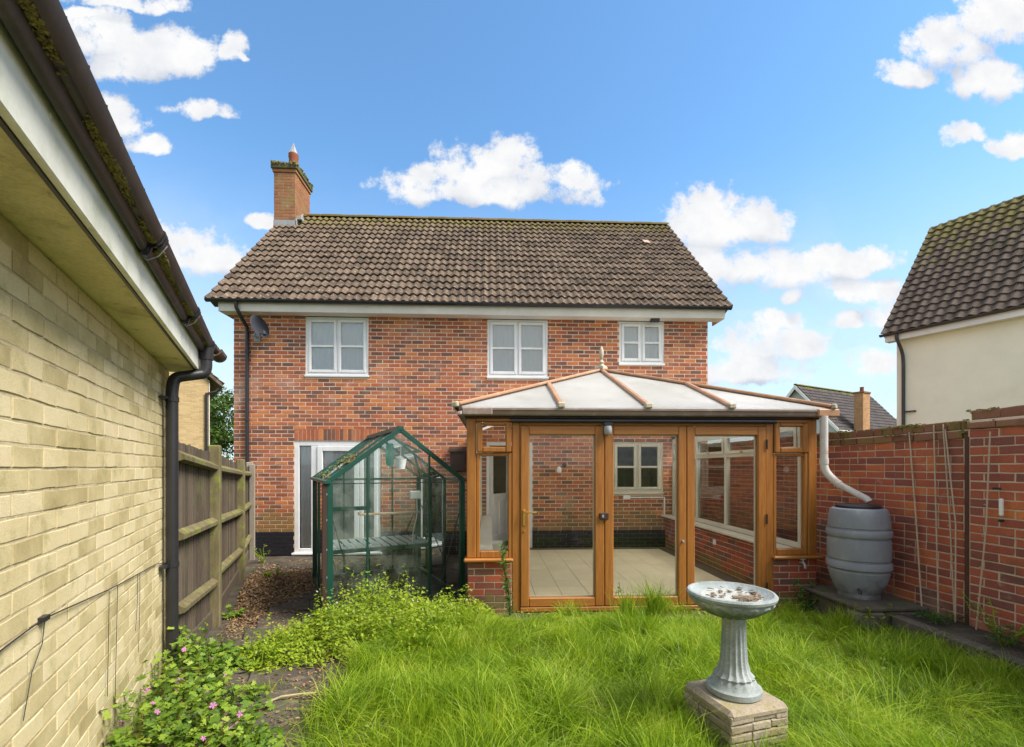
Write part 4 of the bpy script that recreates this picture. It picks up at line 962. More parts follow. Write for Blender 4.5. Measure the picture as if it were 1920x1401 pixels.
k.tube([(-.0,4.20,2.84),(-1.5,4.20,3.62)], .05, 8); k.build('verge_tile', m_tile, rfg)
for i, (y0, x, z) in enumerate(((4.16,.24,2.70),(4.20,.28,2.67))):
    half_pipe(MB(), (x+.02, y0-.10, z), (x+.04, y0+.12, z-.01), .06, .012).build('verge_tile', m_tile, rfg)
b = MB().tube(arc([(.268,3.93,2.62),(.268,3.93,2.475),(.252,3.925,2.43),(.075,3.86,2.375),(.062,3.85,2.28),(.062,3.85,.12)], 6, .07), .040, 18)
dg = auto_smooth(b.build('downpipe', m_black, ga))
auto_smooth(MB().tube([(.268,3.93,2.635),(.268,3.93,2.54)], [.052,.046], 18).build('outlet', m_black, dg))
for z in (2.21, .985):
    MB().tube([(.062,3.85,z-.018),(.062,3.85,z+.018)], .045, 16).build('bracket', m_black, dg); MB().box(.0,.05,3.72,3.85,z-.008,z+.008).build('clip', m_black, dg)
cb = thing('wall_cable', 'thin dark cable drooping along the yellow garage wall from a small clip', 'cable', (.01, 1.8, 1.18))
auto_smooth(MB().tube(arc([(.012,1.30,1.165),(.012,1.52,1.174),(.012,1.80,1.184),(.012,2.6,1.105),(.012,3.12,1.07),(.012,3.6,1.04),(.012,3.90,.99)], 4, .2), .0028, 6).build('main_cable', m_black, cb))
MB().box(.0,.022,1.785,1.83,1.175,1.192).build('clip', m_black, cb)
for pts in ([(1.82,1.18),(1.80,1.10),(1.72,1.03),(1.66,.9)], [(2.69,1.10),(2.68,.95),(2.66,.71),(2.64,.4)], [(2.55,1.105),(2.54,.9),(2.52,.6)], [(3.10,1.07),(3.09,.9),(3.05,.75)], [(3.15,1.07),(3.15,.9),(3.12,.6)]):
    MB().tube([(.011, a, z) for a, z in pts], .0015, 5).build('stray_wire', m_black, cb)

# ------------------------------------------------------------------ garden fence
frame()
fe = thing('garden_fence', 'weathered timber fence with green algae rails between garage and house', 'fence', (-3.4, 6.2, 0))
PP = [(-2.47,3.72,1.94),(-3.0,5.14,1.91),(-3.80,7.18,1.79),(-4.50,8.83,1.76)]
rails = [((1.80,1.71),(1.168,1.126),(.585,.48)), ((1.70,1.62),(1.12,1.04),(.555,.456)), ((1.61,1.58),(1.04,1.02),(.44,.42))]
rr = random.Random(21); vb = []
for i in range(5):
    k = MB(); k.box(-.052,.052,-.006,.006,0,1); vb.append(k)
for s_ in range(3):
    a, c = Vector(PP[s_][:2]), Vector(PP[s_+1][:2]); t = (c-a).normalized(); nrm = Vector((t.y, -t.x))      # nrm points to the garden (+x)
    for i in (0, 1, 2):
        z0, z1 = rails[s_][i]; p, q = a + nrm*.015 + t*.05, c + nrm*.015 - t*.05
        MB().prism([(-.0,-.045),(.055,-.02),(.055,.01),(-.0,.05)], 1, 0, 1)
        k = MB(); tt3 = Vector((t.x, t.y, 0)); n3 = Vector((nrm.x, nrm.y, 0)); vs = []
        for e, z in ((p, z0), (q, z1)):
            for u_, w_ in ((-.0,-.05),(.055,-.035),(.058,.005),(-.0,.045)): vs.append(Vector((e.x, e.y, z)) + n3*u_ + Vector((0,0,w_)))
        k.add(vs, [(0,1,2,3),(7,6,5,4),(0,4,5,1),(1,5,6,2),(2,6,7,3),(3,7,4,0)]); k.build('rail', m_post, fe, bevel=.003)
    L_ = (c-a).length; nb = int(L_/.094); hz0, hz1 = PP[s_][2]-.02, PP[s_+1][2]-.05
    for j in range(nb+1):
        u_ = min(j/nb, 1); p = a.lerp(c, u_) - nrm*.008; g0 = gz(p.x, p.y)+.10; h = hz0+(hz1-hz0)*u_ + rr.uniform(-.008,.008)
        k = MB(); M3 = Matrix.Rotation(math.atan2(t.y, t.x) + rr.uniform(.06,.11), 3, 'Z') @ Matrix.Rotation(rr.uniform(-.006,.006), 3, 'Y')
        k.obox((p.x, p.y, (g0+h)/2), (.108, .011, h-g0), M3); k.build('board', m_board, fe)
    k = MB(); g0, g1 = gz(a.x, a.y), gz(c.x, c.y)
    k.bar((a.x,a.y,g0+.08),(c.x,c.y,g1+.08), .03, .17); k.build('gravel_board', m_board, fe, bevel=.004)
for i, (x, y, h) in enumerate(PP[1:]):
    MB().obox((x+.03, y, (h+.03-.1)/2), (.115,.115,h+.13), Matrix.Rotation(R(22), 3, 'Z')).build('fence_post', m_post if i < 2 else m_gpost, fe, bevel=.012)
MB().obox((-4.40, 8.78, .85), (.09,.05,1.8), Matrix.Rotation(R(10), 3, 'Z')).build('fence_post', m_gpost, fe, bevel=.006)

# ------------------------------------------------------------------ garden wall at the right
ANG = math.atan2(-.05, 1)                                    # the wall swings out towards the camera
frame(3.94, 9.1, 0, 0)
gw = thing('garden_wall', 'dark red old brick garden wall with mossy stepped coping on the right', 'wall', (.15, -3.5, 0))
TW = Matrix.Rotation(math.atan2(-1, .05), 4, 'Z')            # local x runs from the house towards the camera, -y faces the garden
STEP = 5.235                                                 # the wall steps up here
core = MB(); core.box(0, STEP, .001, .2, 0, 1.97); core.box(STEP, 8.2, .001-.03, .2, 0, 2.03)
core = core.build('wall', m_gmort, gw, T=TW)
brickwork(core, m_bbrick, 0, STEP-.03, .02, 1.955, T=TW, nparts=150, key=lambda x, z: -x, headers=.22, jit=.0025, ch=.004, nvar=8, seed=31, proud=.006, nseg=2, C=.0745, J=.0125)
brickwork(core, m_bbrick, STEP+.012, 8.2, .02, 2.03, T=TW @ Matrix.Translation((0,-.03,0)), nparts=150, key=lambda x, z: 0 if x < STEP+.9 else x, headers=.15, jit=.0025, ch=.004, nvar=8, seed=33, proud=.006, nseg=2, C=.0745, J=.0125)
MB().box(STEP-.03, STEP+.01, -.03, .0, .0, 1.97).build('movement_joint', m_rust, gw, T=TW, label='dark vertical joint where the wall steps up')
rr = random.Random(41)
def coping(x0, x1, z, yo, l, h, name='coping_brick', n0=0):
    x = x0
    while x < x1:
        a = min(x+l, x1); k = MB(); brick_shape(k, x+.004, a-.004, z+.004, z+h-.003, yo+rr.uniform(-.004,.004), .22, .008, .004, 2, rr)
        k.box(x+.006, a-.006, yo+.01, .22, z+h-.012, z+h-.004+rr.uniform(-.002,.003)); k.build(name, m_cop, gw, T=TW, recalc=False); x += l
coping(0, STEP, 1.955, -.025, .225, .075); coping(0, STEP, 2.035, -.012, .112, .085)
coping(STEP, 8.2, 2.03, -.055, .225, .06, n0=1); coping(STEP+.02, 8.2, 2.11, -.035, .225, .085, n0=1)
k = MB().box(STEP-.0, 8.2, -.04, .2, 2.09, 2.112); k.box(0, STEP-.001, -.004, .19, 2.028, 2.037); k.build('coping_bed', m_mortar, gw, T=TW)
k = MB()
for i in range(2600):
    x = rr.uniform(0, 7.5); 
    if noise.noise(Vector((x*2.3, 9.1, 0))) < -.05: continue
    hi = x > STEP; zz = (2.195 if hi else 2.12) if rr.random() < .6 else (2.10 if hi else 2.03)
    s_ = rr.uniform(.004,.016); k.obox((x, rr.uniform(-.045,.02), zz+rr.uniform(-.02,.008)), (s_*1.6, s_, s_*.7), Matrix.Rotation(rr.random()*3,3,'Z'))
k.build('moss', m_moss, gw, T=TW, kind='stuff')
def lean(name, label, cat, pts, r, m, group=None):
    o = thing(name, label, cat, pts[0], group=group); auto_smooth(MB().tube(pts, r, 7).build('stem' if cat == 'cane' else 'rod', m, o))
    k = MB()
    for i in range(1, 6):
        p = Vector(pts[0]).lerp(Vector(pts[-1]), i/6.3); d_ = (Vector(pts[-1])-Vector(pts[0])).normalized()*.004; k.tube([p-d_, p+d_], r*1.35, 7)
    k.build('node', m, o)
    return o
frame()
G = 'bamboo canes leaning on the garden wall'
lean('bamboo_cane', 'leftmost pale cane leaning on the red garden wall, nearest the water butt', 'cane', [(4.09,4.22,.33),(4.135,4.33,1.2),(4.15,4.42,2.05)], .007, m_bamboo, G)
lean('bamboo_cane', 'thin straight pale cane on the garden wall, between the leftmost cane and the crossed pair', 'cane', [(4.10,4.07,.33),(4.14,4.13,1.2),(4.155,4.17,2.10)], .006, m_bamboo, G)
lean('bamboo_cane', 'left cane of the crossed pair leaning beside the dark joint of the garden wall', 'cane', [(4.11,3.93,.34),(4.14,4.0,1.2),(4.16,4.085,2.10)], .006, m_bamboo, G)
lean('bamboo_cane', 'right cane of the crossed pair leaning beside the dark joint of the garden wall', 'cane', [(4.09,3.905,.34),(4.12,3.93,1.2),(4.16,4.065,2.05)], .006, m_bamboo, G)
lean('bamboo_cane', 'thin cane standing alone against the wall right of the dark joint', 'cane', [(4.08,3.72,.34),(4.10,3.66,1.2),(4.13,3.655,2.0)], .006, m_bamboo, G)
wb = thing('wall_bracket', 'small white bracket fixed on the red garden wall by a thin cane', 'bracket', (4.14, 3.6, 1.35))
MB().box(4.125,4.150,3.565,3.59,1.31,1.45).build('plate', m_white, wb, bevel=.006); MB().tube([(4.16,3.585,1.27),(4.13,3.585,1.27)], .012, 8).build('bolt', m_black, wb); MB().tube([(4.16,3.60,1.53),(4.12,3.63,1.53)], .010, 8).build('hook', m_black, wb)

# raised bed: soil, kerb stones, slab under the butt
b = MB(); b.box(3.82, 4.25, 2.2, 4.6, .05, .325); tag(b.build('raised_bed_soil', m_soil), kind='structure')
ke = thing('raised_bed_edging', 'mossy grey stone edging of the raised bed along the garden wall', 'edging', (3.8, 3.5, .15))
rr = random.Random(51); y = 4.16
while y > 2.25:
    l = rr.uniform(.38,.5); k = MB(); k.obox((3.77+rr.uniform(-.01,.01), y-l/2, .235), (.10, l-.012, .19), Matrix.Rotation(rr.uniform(-.03,.03),3,'Z') @ Matrix.Rotation(rr.uniform(-.04,.04),3,'Y'))
    k.build('edging_stone', m_kerb, ke, bevel=.014); y -= l
for x, l in ((3.44,.30),(3.75,.30)):
    k = MB(); k.obox((x+.1, 4.23, .24), (l, .11, .20), Matrix.Rotation(rr.uniform(-.05,.05)-.12,3,'Z')); k.build('edging_stone', m_kerb, ke, bevel=.014)
sb = thing('stone_slab', 'broad dark stone slab on which the grey water butt stands', 'slab', (3.8, 4.6, .2))
MB().box(3.46, 4.13, 4.18, 5.02, .345, .385).build('slab_top', m_kerb, sb, bevel=.01); MB().box(3.50, 4.12, 4.30, 5.0, .0, .343).build('slab_base', m_kerb, sb, bevel=.01)
wbt = thing('water_butt', 'blue-grey ribbed plastic water butt on the stone slab by the garden wall', 'water butt', (3.80, 4.62, .386))
prof = [(.21,0),(.22,.0),(.222,.05),(.235,.055),(.262,.10),(.290,.16),(.312,.225),(.320,.262),(.311,.272),(.311,.284),(.332,.292),(.340,.302),(.341,.352),(.334,.362),(.313,.370),(.313,.382),(.328,.392),(.330,.42),(.330,.56),(.327,.586),(.313,.596),(.313,.608),(.334,.616),(.341,.626),(.340,.672),(.333,.682),(.313,.690),(.313,.702),(.325,.710),(.322,.75),(.314,.82),(.302,.870),(.288,.892),(.265,.902),(.01,.905)]
prof = [(r_*.82, z_) for r_, z_ in prof]
o = MB().lathe(prof, (3.775,4.60,.386), 48).build('barrel', m_butt, wbt); auto_smooth(o, 32)
auto_smooth(MB().lathe([(.185,.903),(.197,.905),(.197,.925),(.175,.938),(.01,.945)], (3.775,4.60,.386), 40).build('lid', m_black, wbt), 30)
MB().tube([(3.64,4.43,.49),(3.61,4.38,.49),(3.61,4.38,.46)], .015, 10).build('tap', m_black, wbt)

# ------------------------------------------------------------------ bird bath and its plinth
frame(1.35, 2.52, 0, R(14))
FR = FR @ Matrix.Diagonal((.93,.93,1,1))
pl = thing('stone_plinth', 'square plinth of thin lichen-spotted buff stones under the bird bath in long grass', 'plinth', (0,0,.2))
MB().box(-.18,.18,-.18,.18,.14,.40).build('core', m_kerb, pl)
rr = random.Random(61); z = .16
while z < .395:
    h = .046; off_ = rr.uniform(.02,.1)
    for s_ in range(4):
        Ms = Matrix.Rotation(s_*math.pi/2, 4, 'Z'); x = -.2
        while x < .199:
            l = min(rr.uniform(.12,.22), .2-x)
            if .2-x-l < .05: l = .2-x
            k = MB(); brick_shape(k, x+.002, x+l-.002, z+.002, z+h-.003, -.2+rr.uniform(-.004,.004), -.12, .006, .003, 2, rr)
            k.build('stone', m_plinth, pl, T=Ms, recalc=False); x += l
    z += h
k = MB(); k.box(-.203,.203,-.203,.203,.398,.46); k.build('cap_stone', m_plinth, pl, bevel=.022)
frame(1.35, 2.52, 0, R(14))
bb = thing('bird_bath', 'weathered grey stone bird bath with fluted column standing on the buff plinth', 'bird bath', (0,0,.46))
def scal(r, z, a, i): return (r*(1+.018*abs(math.cos(6*a))), z)
def flute(r, z, a, i): return (r*(1-.10*(abs(math.cos(8*a))**1.5 if .06 < z < .42 else 0)), z)
o = MB().lathe([(.135,0),(.142,.008),(.142,.035),(.125,.045),(.118,.06),(.104,.085),(.108,.095),(.098,.105),(.085,.12),(.072,.17),(.066,.26),(.062,.36),(.060,.41),(.066,.425),(.075,.435),(.06,.45)], (0,0,.461), 96, mod=flute).build('column', m_stone, bb); auto_smooth(o, 35)
def petal(r, z, a, i):
    if 1 <= i <= 4: return (r*(1+.06*abs(math.sin(8*a))), z - .010*abs(math.cos(8*a)))
    return (r, z)
o = MB().lathe([(.06,-.012),(.09,-.008),(.14,.014),(.183,.046),(.207,.072),(.215,.082),(.228,.092),(.231,.106),(.224,.115),(.212,.116),(.20,.106),(.15,.084),(.09,.074),(.01,.070)], (-.02,.0,.905), 96, mod=petal).build('bowl', m_bowl, bb); auto_smooth(o, 40)
MB().lathe([(.158,0),(.01,.001)], (-.02,0,.994), 40).build('water', m_algfilm, bb)
k = MB(); rr = random.Random(71)
for i in range(26):
    a, r_ = rr.random()*6.28, .17*math.sqrt(rr.random()); s_ = rr.uniform(.006,.022)
    k.obox((r_*math.cos(a), r_*math.sin(a), .998+r_*.06), (s_*1.6, s_, .004), Matrix.Rotation(rr.random()*3,3,'Z') @ Matrix.Rotation(rr.uniform(-.3,.3),3,'X'))
k.obox((.02,-.07,1.003), (.15,.028,.006), Matrix.Rotation(-.25,3,'Z') @ Matrix.Rotation(.12,3,'X')); k.obox((.05,-.085,1.004), (.10,.02,.005), Matrix.Rotation(-.45,3,'Z') @ Matrix.Rotation(-.1,3,'X'))
k.build('debris', m_debris, bb, kind='stuff', label='dry leaves and dirt lying in the bowl')
k = MB(); rr = random.Random(72)
for i in range(9):
    a = .5+rr.uniform(-.8,.8)-1.9; k.tube([(.12*math.cos(a+t*.3)+rr.uniform(-.01,.01), .12*math.sin(a+t*.3)+rr.uniform(-.01,.01), 1.0+.012*math.sin(t*1.5)) for t in range(4)], .005, 5)
k.build('twigs', m_debris, bb, kind='stuff')

# ------------------------------------------------------------------ cream house at the right
frame(9.54, 10.87, 0, R(26.3))
ch_ = thing('cream_house', 'cream rendered house on the right with mossy grey tiled roof and black downpipe', 'house', (2.7, -4, 0))
E_Z, R_Z, RX = 4.88, 8.12, 2.70
MB().prism([(.2,-.05),(2*RX-.2,-.05),(2*RX-.2,E_Z-.1),(RX,R_Z-.25),(.2,E_Z-.1)], 1, -8.0, -.2).build('wall', m_render, ch_)
MB().box(.0, .2, -8.0, -.05, E_Z-.16, E_Z-.148).build('soffit', m_fascia, ch_); MB().box(-.02, .0, -8.0, -.05, E_Z-.16, E_Z+.02).build('fascia', m_white, ch_)
for s_ in (1,-1):
    a = [(0,E_Z-.16),(RX,R_Z-.22),(RX,R_Z-.05),(0,E_Z+.01)]
    if s_ < 0: a = [(2*RX-x, z) for x, z in a]
    MB().prism(a, 1, -.075, -.05).build('bargeboard', m_white, ch_)
g = half_pipe(MB(), (-.075, -8.0, E_Z+.02), (-.075, .03, E_Z+.02), .055).build('gutter', m_gblack, ch_)
auto_smooth(MB().tube(arc([(-.07,-.30,E_Z-.02),(-.07,-.30,E_Z-.12),(.13,-.34,E_Z-.45),(.15,-.35,E_Z-.7),(.15,-.35,.0)], 5, .2), .036, 12).build('downpipe', m_gblack, ch_))
MB().box(.14,.2,-.58,-.38,3.0,3.03).build('pipe_clip', m_gblack, ch_)
pr = math.atan2(R_Z-E_Z, RX)
rf2 = MB().prism([(-.04,E_Z+.02),(RX,R_Z),(2*RX+.04,E_Z+.02),(2*RX,E_Z-.05),(RX,R_Z-.1),(0,E_Z-.05)], 1, -8.0, -.03).build('roof', m_tile2, ch_)
sl_ = math.hypot(RX, R_Z-E_Z)
tiles(rf2, m_tile2, (-.07, .0, E_Z+.02), R(-90), pr, 7.8, sl_+.02, .20, .25, waves=1, amp=.02, nparts=300, key=lambda q: (q[0] > 19, q[0]), seed=9, n=8)
tiles(rf2, m_tile2, (2*RX+.07, -7.8, E_Z+.02), R(90), pr, 7.8, sl_+.02, .20, .25, waves=1, amp=.02, nparts=0, seed=9, n=4)
ridge(rf2, m_tile2, (RX, .02, R_Z+.03), (RX, -8.0, R_Z+.03), 18)

# distant house
def far_house(x, y, rz, w_, ln, ez, rz_, name, label, chim=None, gable=m_white):
    frame(x, y, 0, rz)
    h = thing(name, label, 'house', (ln/2, 0, 0))
    MB().prism([(-w_+.15,0),(w_-.15,0),(w_-.15,ez),(0,rz_-.15),(-w_+.15,ez)], 0, .3, ln-.3).build('wall', m_fwall, h)
    r_ = MB().prism([(-w_,ez-.1),(0,rz_),(w_,ez-.1),(w_,ez-.22),(0,rz_-.12),(-w_,ez-.22)], 0, 0, ln).build('roof', m_tile3, h)
    pt = math.atan2(rz_-ez+.1, w_); s_ = math.hypot(w_, rz_-ez+.1)
    tiles(r_, m_tile3, (0,-w_,ez-.1), 0, pt, ln, s_, .35, .3, waves=1, amp=.018, nparts=0, seed=4, n=4)
    ridge(r_, m_tile3, (0,0,rz_+.03), (ln,0,rz_+.03), int(ln/.45))
    for q in (1,-1): MB().prism([(q*w_,ez-.3),(0,rz_-.28),(0,rz_-.02),(q*w_,ez-.05)], 0, -.05, 0).build('bargeboard', m_white, h)
    MB().box(0, ln, -w_-.05, -w_, ez-.28, ez-.1).build('fascia', m_white, h)
    if chim:
        cx, cy, top = chim
        c = MB().box(cx-.4,cx+.4,cy-.25,cy+.25,0,top).build('chimney', m_mortar, h)
        for T_, l in ((Matrix.Translation((cx-.4,cy-.25,0)), .8), (Matrix.Translation((cx-.4,cy+.25,0)) @ Matrix.Rotation(R(-90),4,'Z'), .5), (Matrix.Translation((cx+.4,cy-.25,0)) @ Matrix.Rotation(R(90),4,'Z'), .5)):
            brickwork(c, m_chb2, 0, l, .0, top, T=T_, seed=3)
        MB().box(cx-.45,cx+.45,cy-.30,cy+.30,top,top+.12).build('cap', m_cop, c, bevel=.02)
        MB().lathe([(.12,top+.12),(.10,top+.4),(.13,top+.42),(.10,top+.42)], (cx,cy,0), 14).build('chimney_pot', m_terra, c)
    return h
m_fwall = mat('pale_grey_boarding', (.50,.53,.56), rough=.8)
m_chb2 = mat('orange_chimney_brick', [(0,(.30,.15,.06)),(1,(.48,.25,.10))], rough=.9, scale=2, rnd=.6)
far_house(19.66, 29.13, R(26.1), 2.6, 9.4, 4.0, 7.0, 'distant_house', 'distant house with dark tiled roof and white bargeboards beyond the garden wall', (2.3, -2.75, 6.2))
far_house(33.6, 36.0, R(35), 3.2, 9, 4.1, 6.1, 'distant_house', 'distant house roof edge just left of the cream house', None)

# neighbour building beyond the fence
frame(-12.10, 20.57, 0, R(36))
nb_ = thing('neighbour_house', 'pale yellow brick gable of a neighbouring house beyond the fence', 'house', (-3, 3, 0))
wl2 = MB().prism([(-6.0,0),(-.0,0),(-.0,5.40),(-3.0,8.0),(-6.0,5.4)], 1, .004, 7).build('wall', m_ymort, nb_)
m_yb2 = mat('pale_orange_buff_brick', [(0,(.36,.25,.12)),(1,(.56,.40,.21))], rough=.95, scale=1, rnd=.6)
brickwork(wl2, m_yb2, -6.0, -.0, .0, 7.9, T=Matrix.Translation((0,.004,0)), nparts=0, keep=lambda x, z, l: z < 5.4 or abs(x+3)+l/2 < 3-(z-5.4)*1.15)
r_ = MB().prism([(.45,5.15),(-3,8.2),(-6.45,5.15),(-6.45,5.3),(-3,8.36),(.45,5.3)], 1, -.2, 7.2).build('roof', m_tile, nb_)
tiles(r_, m_tile, (.5,-.2,5.28), R(90), R(41.4), 7.4, 4.6, .30, .292, nparts=0, n=6)
MB().box(-.03,.0,-.03,-.005,0,5.3).build('corner_trim', m_fascia, nb_)
MB().tube([(.36,-.06,5.15),(.20,-.07,4.95),(-.12,-.07,4.85),(-.12,-.07,0)], .05, 10).build('downpipe', m_black, nb_)
half_pipe(MB(), (.47,-.2,5.22), (.47,7.2,5.22), .06).build('gutter', m_black, nb_)

# ------------------------------------------------------------------ vegetation
frame()
def leaf_mesh(kind):
    """flat leaf templates as (verts, faces) about 1 unit long, base at the origin, pointing +x"""
    if kind == 'oval': return np.array([(0,0,0),(.35,.24,.05),(.35,-.24,.05),(.75,.18,.03),(.75,-.18,.03),(1,0,-.05)]), [(0,2,4,1),(1,4,3),(3,4,5)]
    if kind == 'lance': return np.array([(0,0,0),(.3,.11,.06),(.3,-.11,.06),(.7,.09,.04),(.7,-.09,.04),(1.1,0,-.08)]), [(0,2,4,1),(1,4,3),(3,4,5)]
    if kind == 'lobed':
        vs = [(0,0,0)]; fs = []
        for a in (-75,-38,0,38,75):
            a = R(a); L_ = 1.0 if abs(a) < .3 else (.92 if abs(a) < .9 else .75); k = len(vs)
            for r_, da in ((.55,-.36),(L_,-.17),(L_,.17),(.55,.36)): vs.append((r_*math.cos(a+da), r_*math.sin(a+da), .06*math.sin(r_*2)))
            fs.append((0,k,k+1,k+2,k+3))
        return np.array(vs), fs
    if kind == 'petals':
        vs = [(0,0,0)]; fs = []
        for i in range(5):
            a = i*1.2566; k = len(vs)
            for r_, da in ((.6,-.45),(1,-.3),(1,.3),(.6,.45)): vs.append((r_*math.cos(a+da), r_*math.sin(a+da), .12*r_))
            fs.append((0,k,k+1,k+2,k+3))
        return np.array(vs), fs
def scatter_leaves(P, size, yaw, tilt, roll, kind):
    """P (N,3) positions -> verts, faces"""
    tv, tf = leaf_mesh(kind); N = len(P); V_ = np.repeat(tv[None]*1.0, N, 0)*size[:,None,None]
    cr, sr = np.cos(roll)[:,None], np.sin(roll)[:,None]; y_, z_ = V_[:,:,1].copy(), V_[:,:,2].copy(); V_[:,:,1] = y_*cr-z_*sr; V_[:,:,2] = y_*sr+z_*cr
    ct, st_ = np.cos(tilt)[:,None], np.sin(tilt)[:,None]; x_, z_ = V_[:,:,0].copy(), V_[:,:,2].copy(); V_[:,:,0] = x_*ct-z_*st_; V_[:,:,2] = x_*st_+z_*ct
    cy, sy_ = np.cos(yaw)[:,None], np.sin(yaw)[:,None]; x_, y_ = V_[:,:,0].copy(), V_[:,:,1].copy(); V_[:,:,0] = x_*cy-y_*sy_; V_[:,:,1] = x_*sy_+y_*cy
    V_ += P[:,None,:]; nv = len(tv)
    return V_.reshape(-1,3), nv, tf, N
def np_mesh(name, parts, m, smooth=False):
    """parts: list of (verts, nv, faces, N)"""
    VV, li, ls, base = [], [], [], 0
    for vs, nv, tf, N in parts:
        VV.append(vs); off_ = base + np.arange(N)[:,None]*nv
        for f in tf:
            li.append((off_ + np.array(f)[None]).reshape(-1)); ls.append(np.full(N, len(f)))
        base += len(vs)
    VV = np.concatenate(VV).astype(np.float32); li = np.concatenate(li).astype(np.int32); ls = np.concatenate(ls)
    me = bpy.data.meshes.new(name); me.vertices.add(len(VV)); me.vertices.foreach_set('co', VV.ravel())
    me.loops.add(len(li)); me.loops.foreach_set('vertex_index', li); me.polygons.add(len(ls))
    st_ = np.concatenate([[0], np.cumsum(ls)[:-1]]).astype(np.int32); me.polygons.foreach_set('loop_start', st_); me.polygons.foreach_set('loop_total', ls.astype(np.int32))
    me.update(calc_edges=True); me.materials.append(m)
    if smooth: me.shade_smooth()
    return me
rng = np.random.default_rng(4)
GZ = np.vectorize(gz)
def vnoise(x, y, s, seed=0):
    """cheap smooth value noise"""
    g = np.random.default_rng(seed).random((64,64)); X, Y = x*s, y*s; i, j = np.floor(X).astype(int), np.floor(Y).astype(int); fx_, fy_ = X-i, Y-j
    fx_, fy_ = fx_*fx_*(3-2*fx_), fy_*fy_*(3-2*fy_); g_ = lambda a, c: g[a % 64, c % 64]
    return (g_(i,j)*(1-fx_)+g_(i+1,j)*fx_)*(1-fy_) + (g_(i,j+1)*(1-fx_)+g_(i+1,j+1)*fx_)*fy_
def grass(x, y, hgt, name, m, lean_=.5, wid=.0045, z0=None):
    N = len(x); z = GZ(x, y)-.02 if z0 is None else z0
    fld = vnoise(x, y, 2.3, 2)*6.28*1.6 + rng.normal(0, 1.3, N); ln = (vnoise(x, y, 2.9, 5)*.8 + rng.random(N)*.9)*lean_
    H_ = hgt; W_ = wid*rng.uniform(.6, 1.3, N); fa_ = rng.uniform(0, 6.28, N)
    out = np.zeros((N, 7, 3)); ts = (0, .38, .74, 1)
    dx_, dy_ = np.cos(fld)*ln, np.sin(fld)*ln; sx, sy_ = np.cos(fa_), np.sin(fa_)
    for k, t in enumerate(ts):
        cx = x + dx_*H_*t**2; cy = y + dy_*H_*t**2; cz = z + H_*(t - .42*np.minimum(ln, 1.6)*t**2.4)
        ww = W_*(1, .9, .6, 0)[k]
        if k < 3:
            out[:,2*k] = np.stack([cx-sx*ww/2, cy-sy_*ww/2, cz], 1); out[:,2*k+1] = np.stack([cx+sx*ww/2, cy+sy_*ww/2, cz], 1)
        else: out[:,6] = np.stack([cx, cy, cz], 1)
    return (out.reshape(-1,3), 7, [(0,1,3,2),(2,3,5,4),(4,5,6)], N)
def inplinth(x, y): # grass keeps off the plinth
    a = R(14); u_ = (x-1.35)*math.cos(a)+(y-2.52)*math.sin(a); v_ = -(x-1.35)*math.sin(a)+(y-2.52)*math.cos(a); return (abs(u_) < .2) & (abs(v_) < .2)
N = 150000
x = rng.uniform(-1.15, 3.78, N); y = 1.35 + (5.05-1.35)*rng.random(N)**1.12
edge = -1.05 + .22*(vnoise(x, y, 2.5, 9)-.5)*2 + .10*np.maximum(0, y-3.3)*2.2
ok = (x > edge) & ~inplinth(x, y) & ~((y > 4.12) & (x > 3.42)) & (x < 3.74)
ok &= rng.random(N) < np.clip(.15 + 1.5*vnoise(x, y, 3.7, 11), 0, 1)
x, y = x[ok], y[ok]
hh = (.05 + .17*vnoise(x, y, 3.3, 3)**1.3 + .12*rng.random(len(x))) * (1 + .5*(rng.random(len(x)) < .05))
hh *= np.clip(1.0 - .75*np.clip((y-4.35)/.5, 0, 1), .25, 1); hh *= np.clip(1.15-.1*(y-1.5), .8, 1.1)
parts = [grass(x, y, hh, 'g', m_grass, .75)]
for i in range(170):                                             # tussocks
    cx, cy = rng.uniform(-1.0, 3.6), 1.9 + 2.9*rng.random(); n_ = int(rng.uniform(60, 220)); hm = rng.uniform(.16, .42)*(1 - .4*(cy > 4.2)); sp = rng.uniform(.02, .09)
    if abs(cx-1.35) < .3 and abs(cy-2.5) < .3 or (cx > 3.3 and cy > 4): continue
    parts.append(grass(cx+rng.normal(0, sp, n_), cy+rng.normal(0, sp, n_), hm*rng.uniform(.4, 1.15, n_), 'g', m_grass, rng.uniform(.5, 1.3), .0055))

for cx, cy, n_, hm in ((1.75,4.88,260,.5),(1.45,4.75,160,.4),(.85,4.92,130,.24),(2.0,4.9,120,.3),(-.9,3.3,200,.34),(-.6,3.9,220,.36),(-.2,4.5,220,.34),(3.1,4.7,180,.3),(3.3,4.2,200,.3),(2.5,4.4,160,.28),(-.4,2.6,260,.3),(.3,3.0,240,.28)):
    px_, py_ = cx + rng.normal(0,.07,n_), cy + rng.normal(0,.05,n_); parts.append(grass(px_, py_, hm*rng.uniform(.5,1.1,n_), 'g', m_grass, .6, .006))
px_ = rng.uniform(-1.0, 3.6, 1300); py_ = 1.7 + 3.1*rng.random(1300); k_ = ~inplinth(px_, py_) & (vnoise(px_, py_, 2.2, 77) > .42)   # dry flowering stems
px_, py_ = px_[k_], py_[k_]
dry = [grass(px_, py_, rng.uniform(.16, .42, len(px_))*np.clip(1.5-.2*py_, .5, 1), 'g', m_grass, .8, .0028)]
px_ = rng.uniform(-1.0, 3.6, 9000); py_ = 1.6 + 3.3*rng.random(9000); k_ = ~inplinth(px_, py_) & (vnoise(px_, py_, 1.9, 78) > .60); px_, py_ = px_[k_], py_[k_]
dry.append(grass(px_, py_, rng.uniform(.05, .17, len(px_)), 'g', m_grass, 1.5, .004))
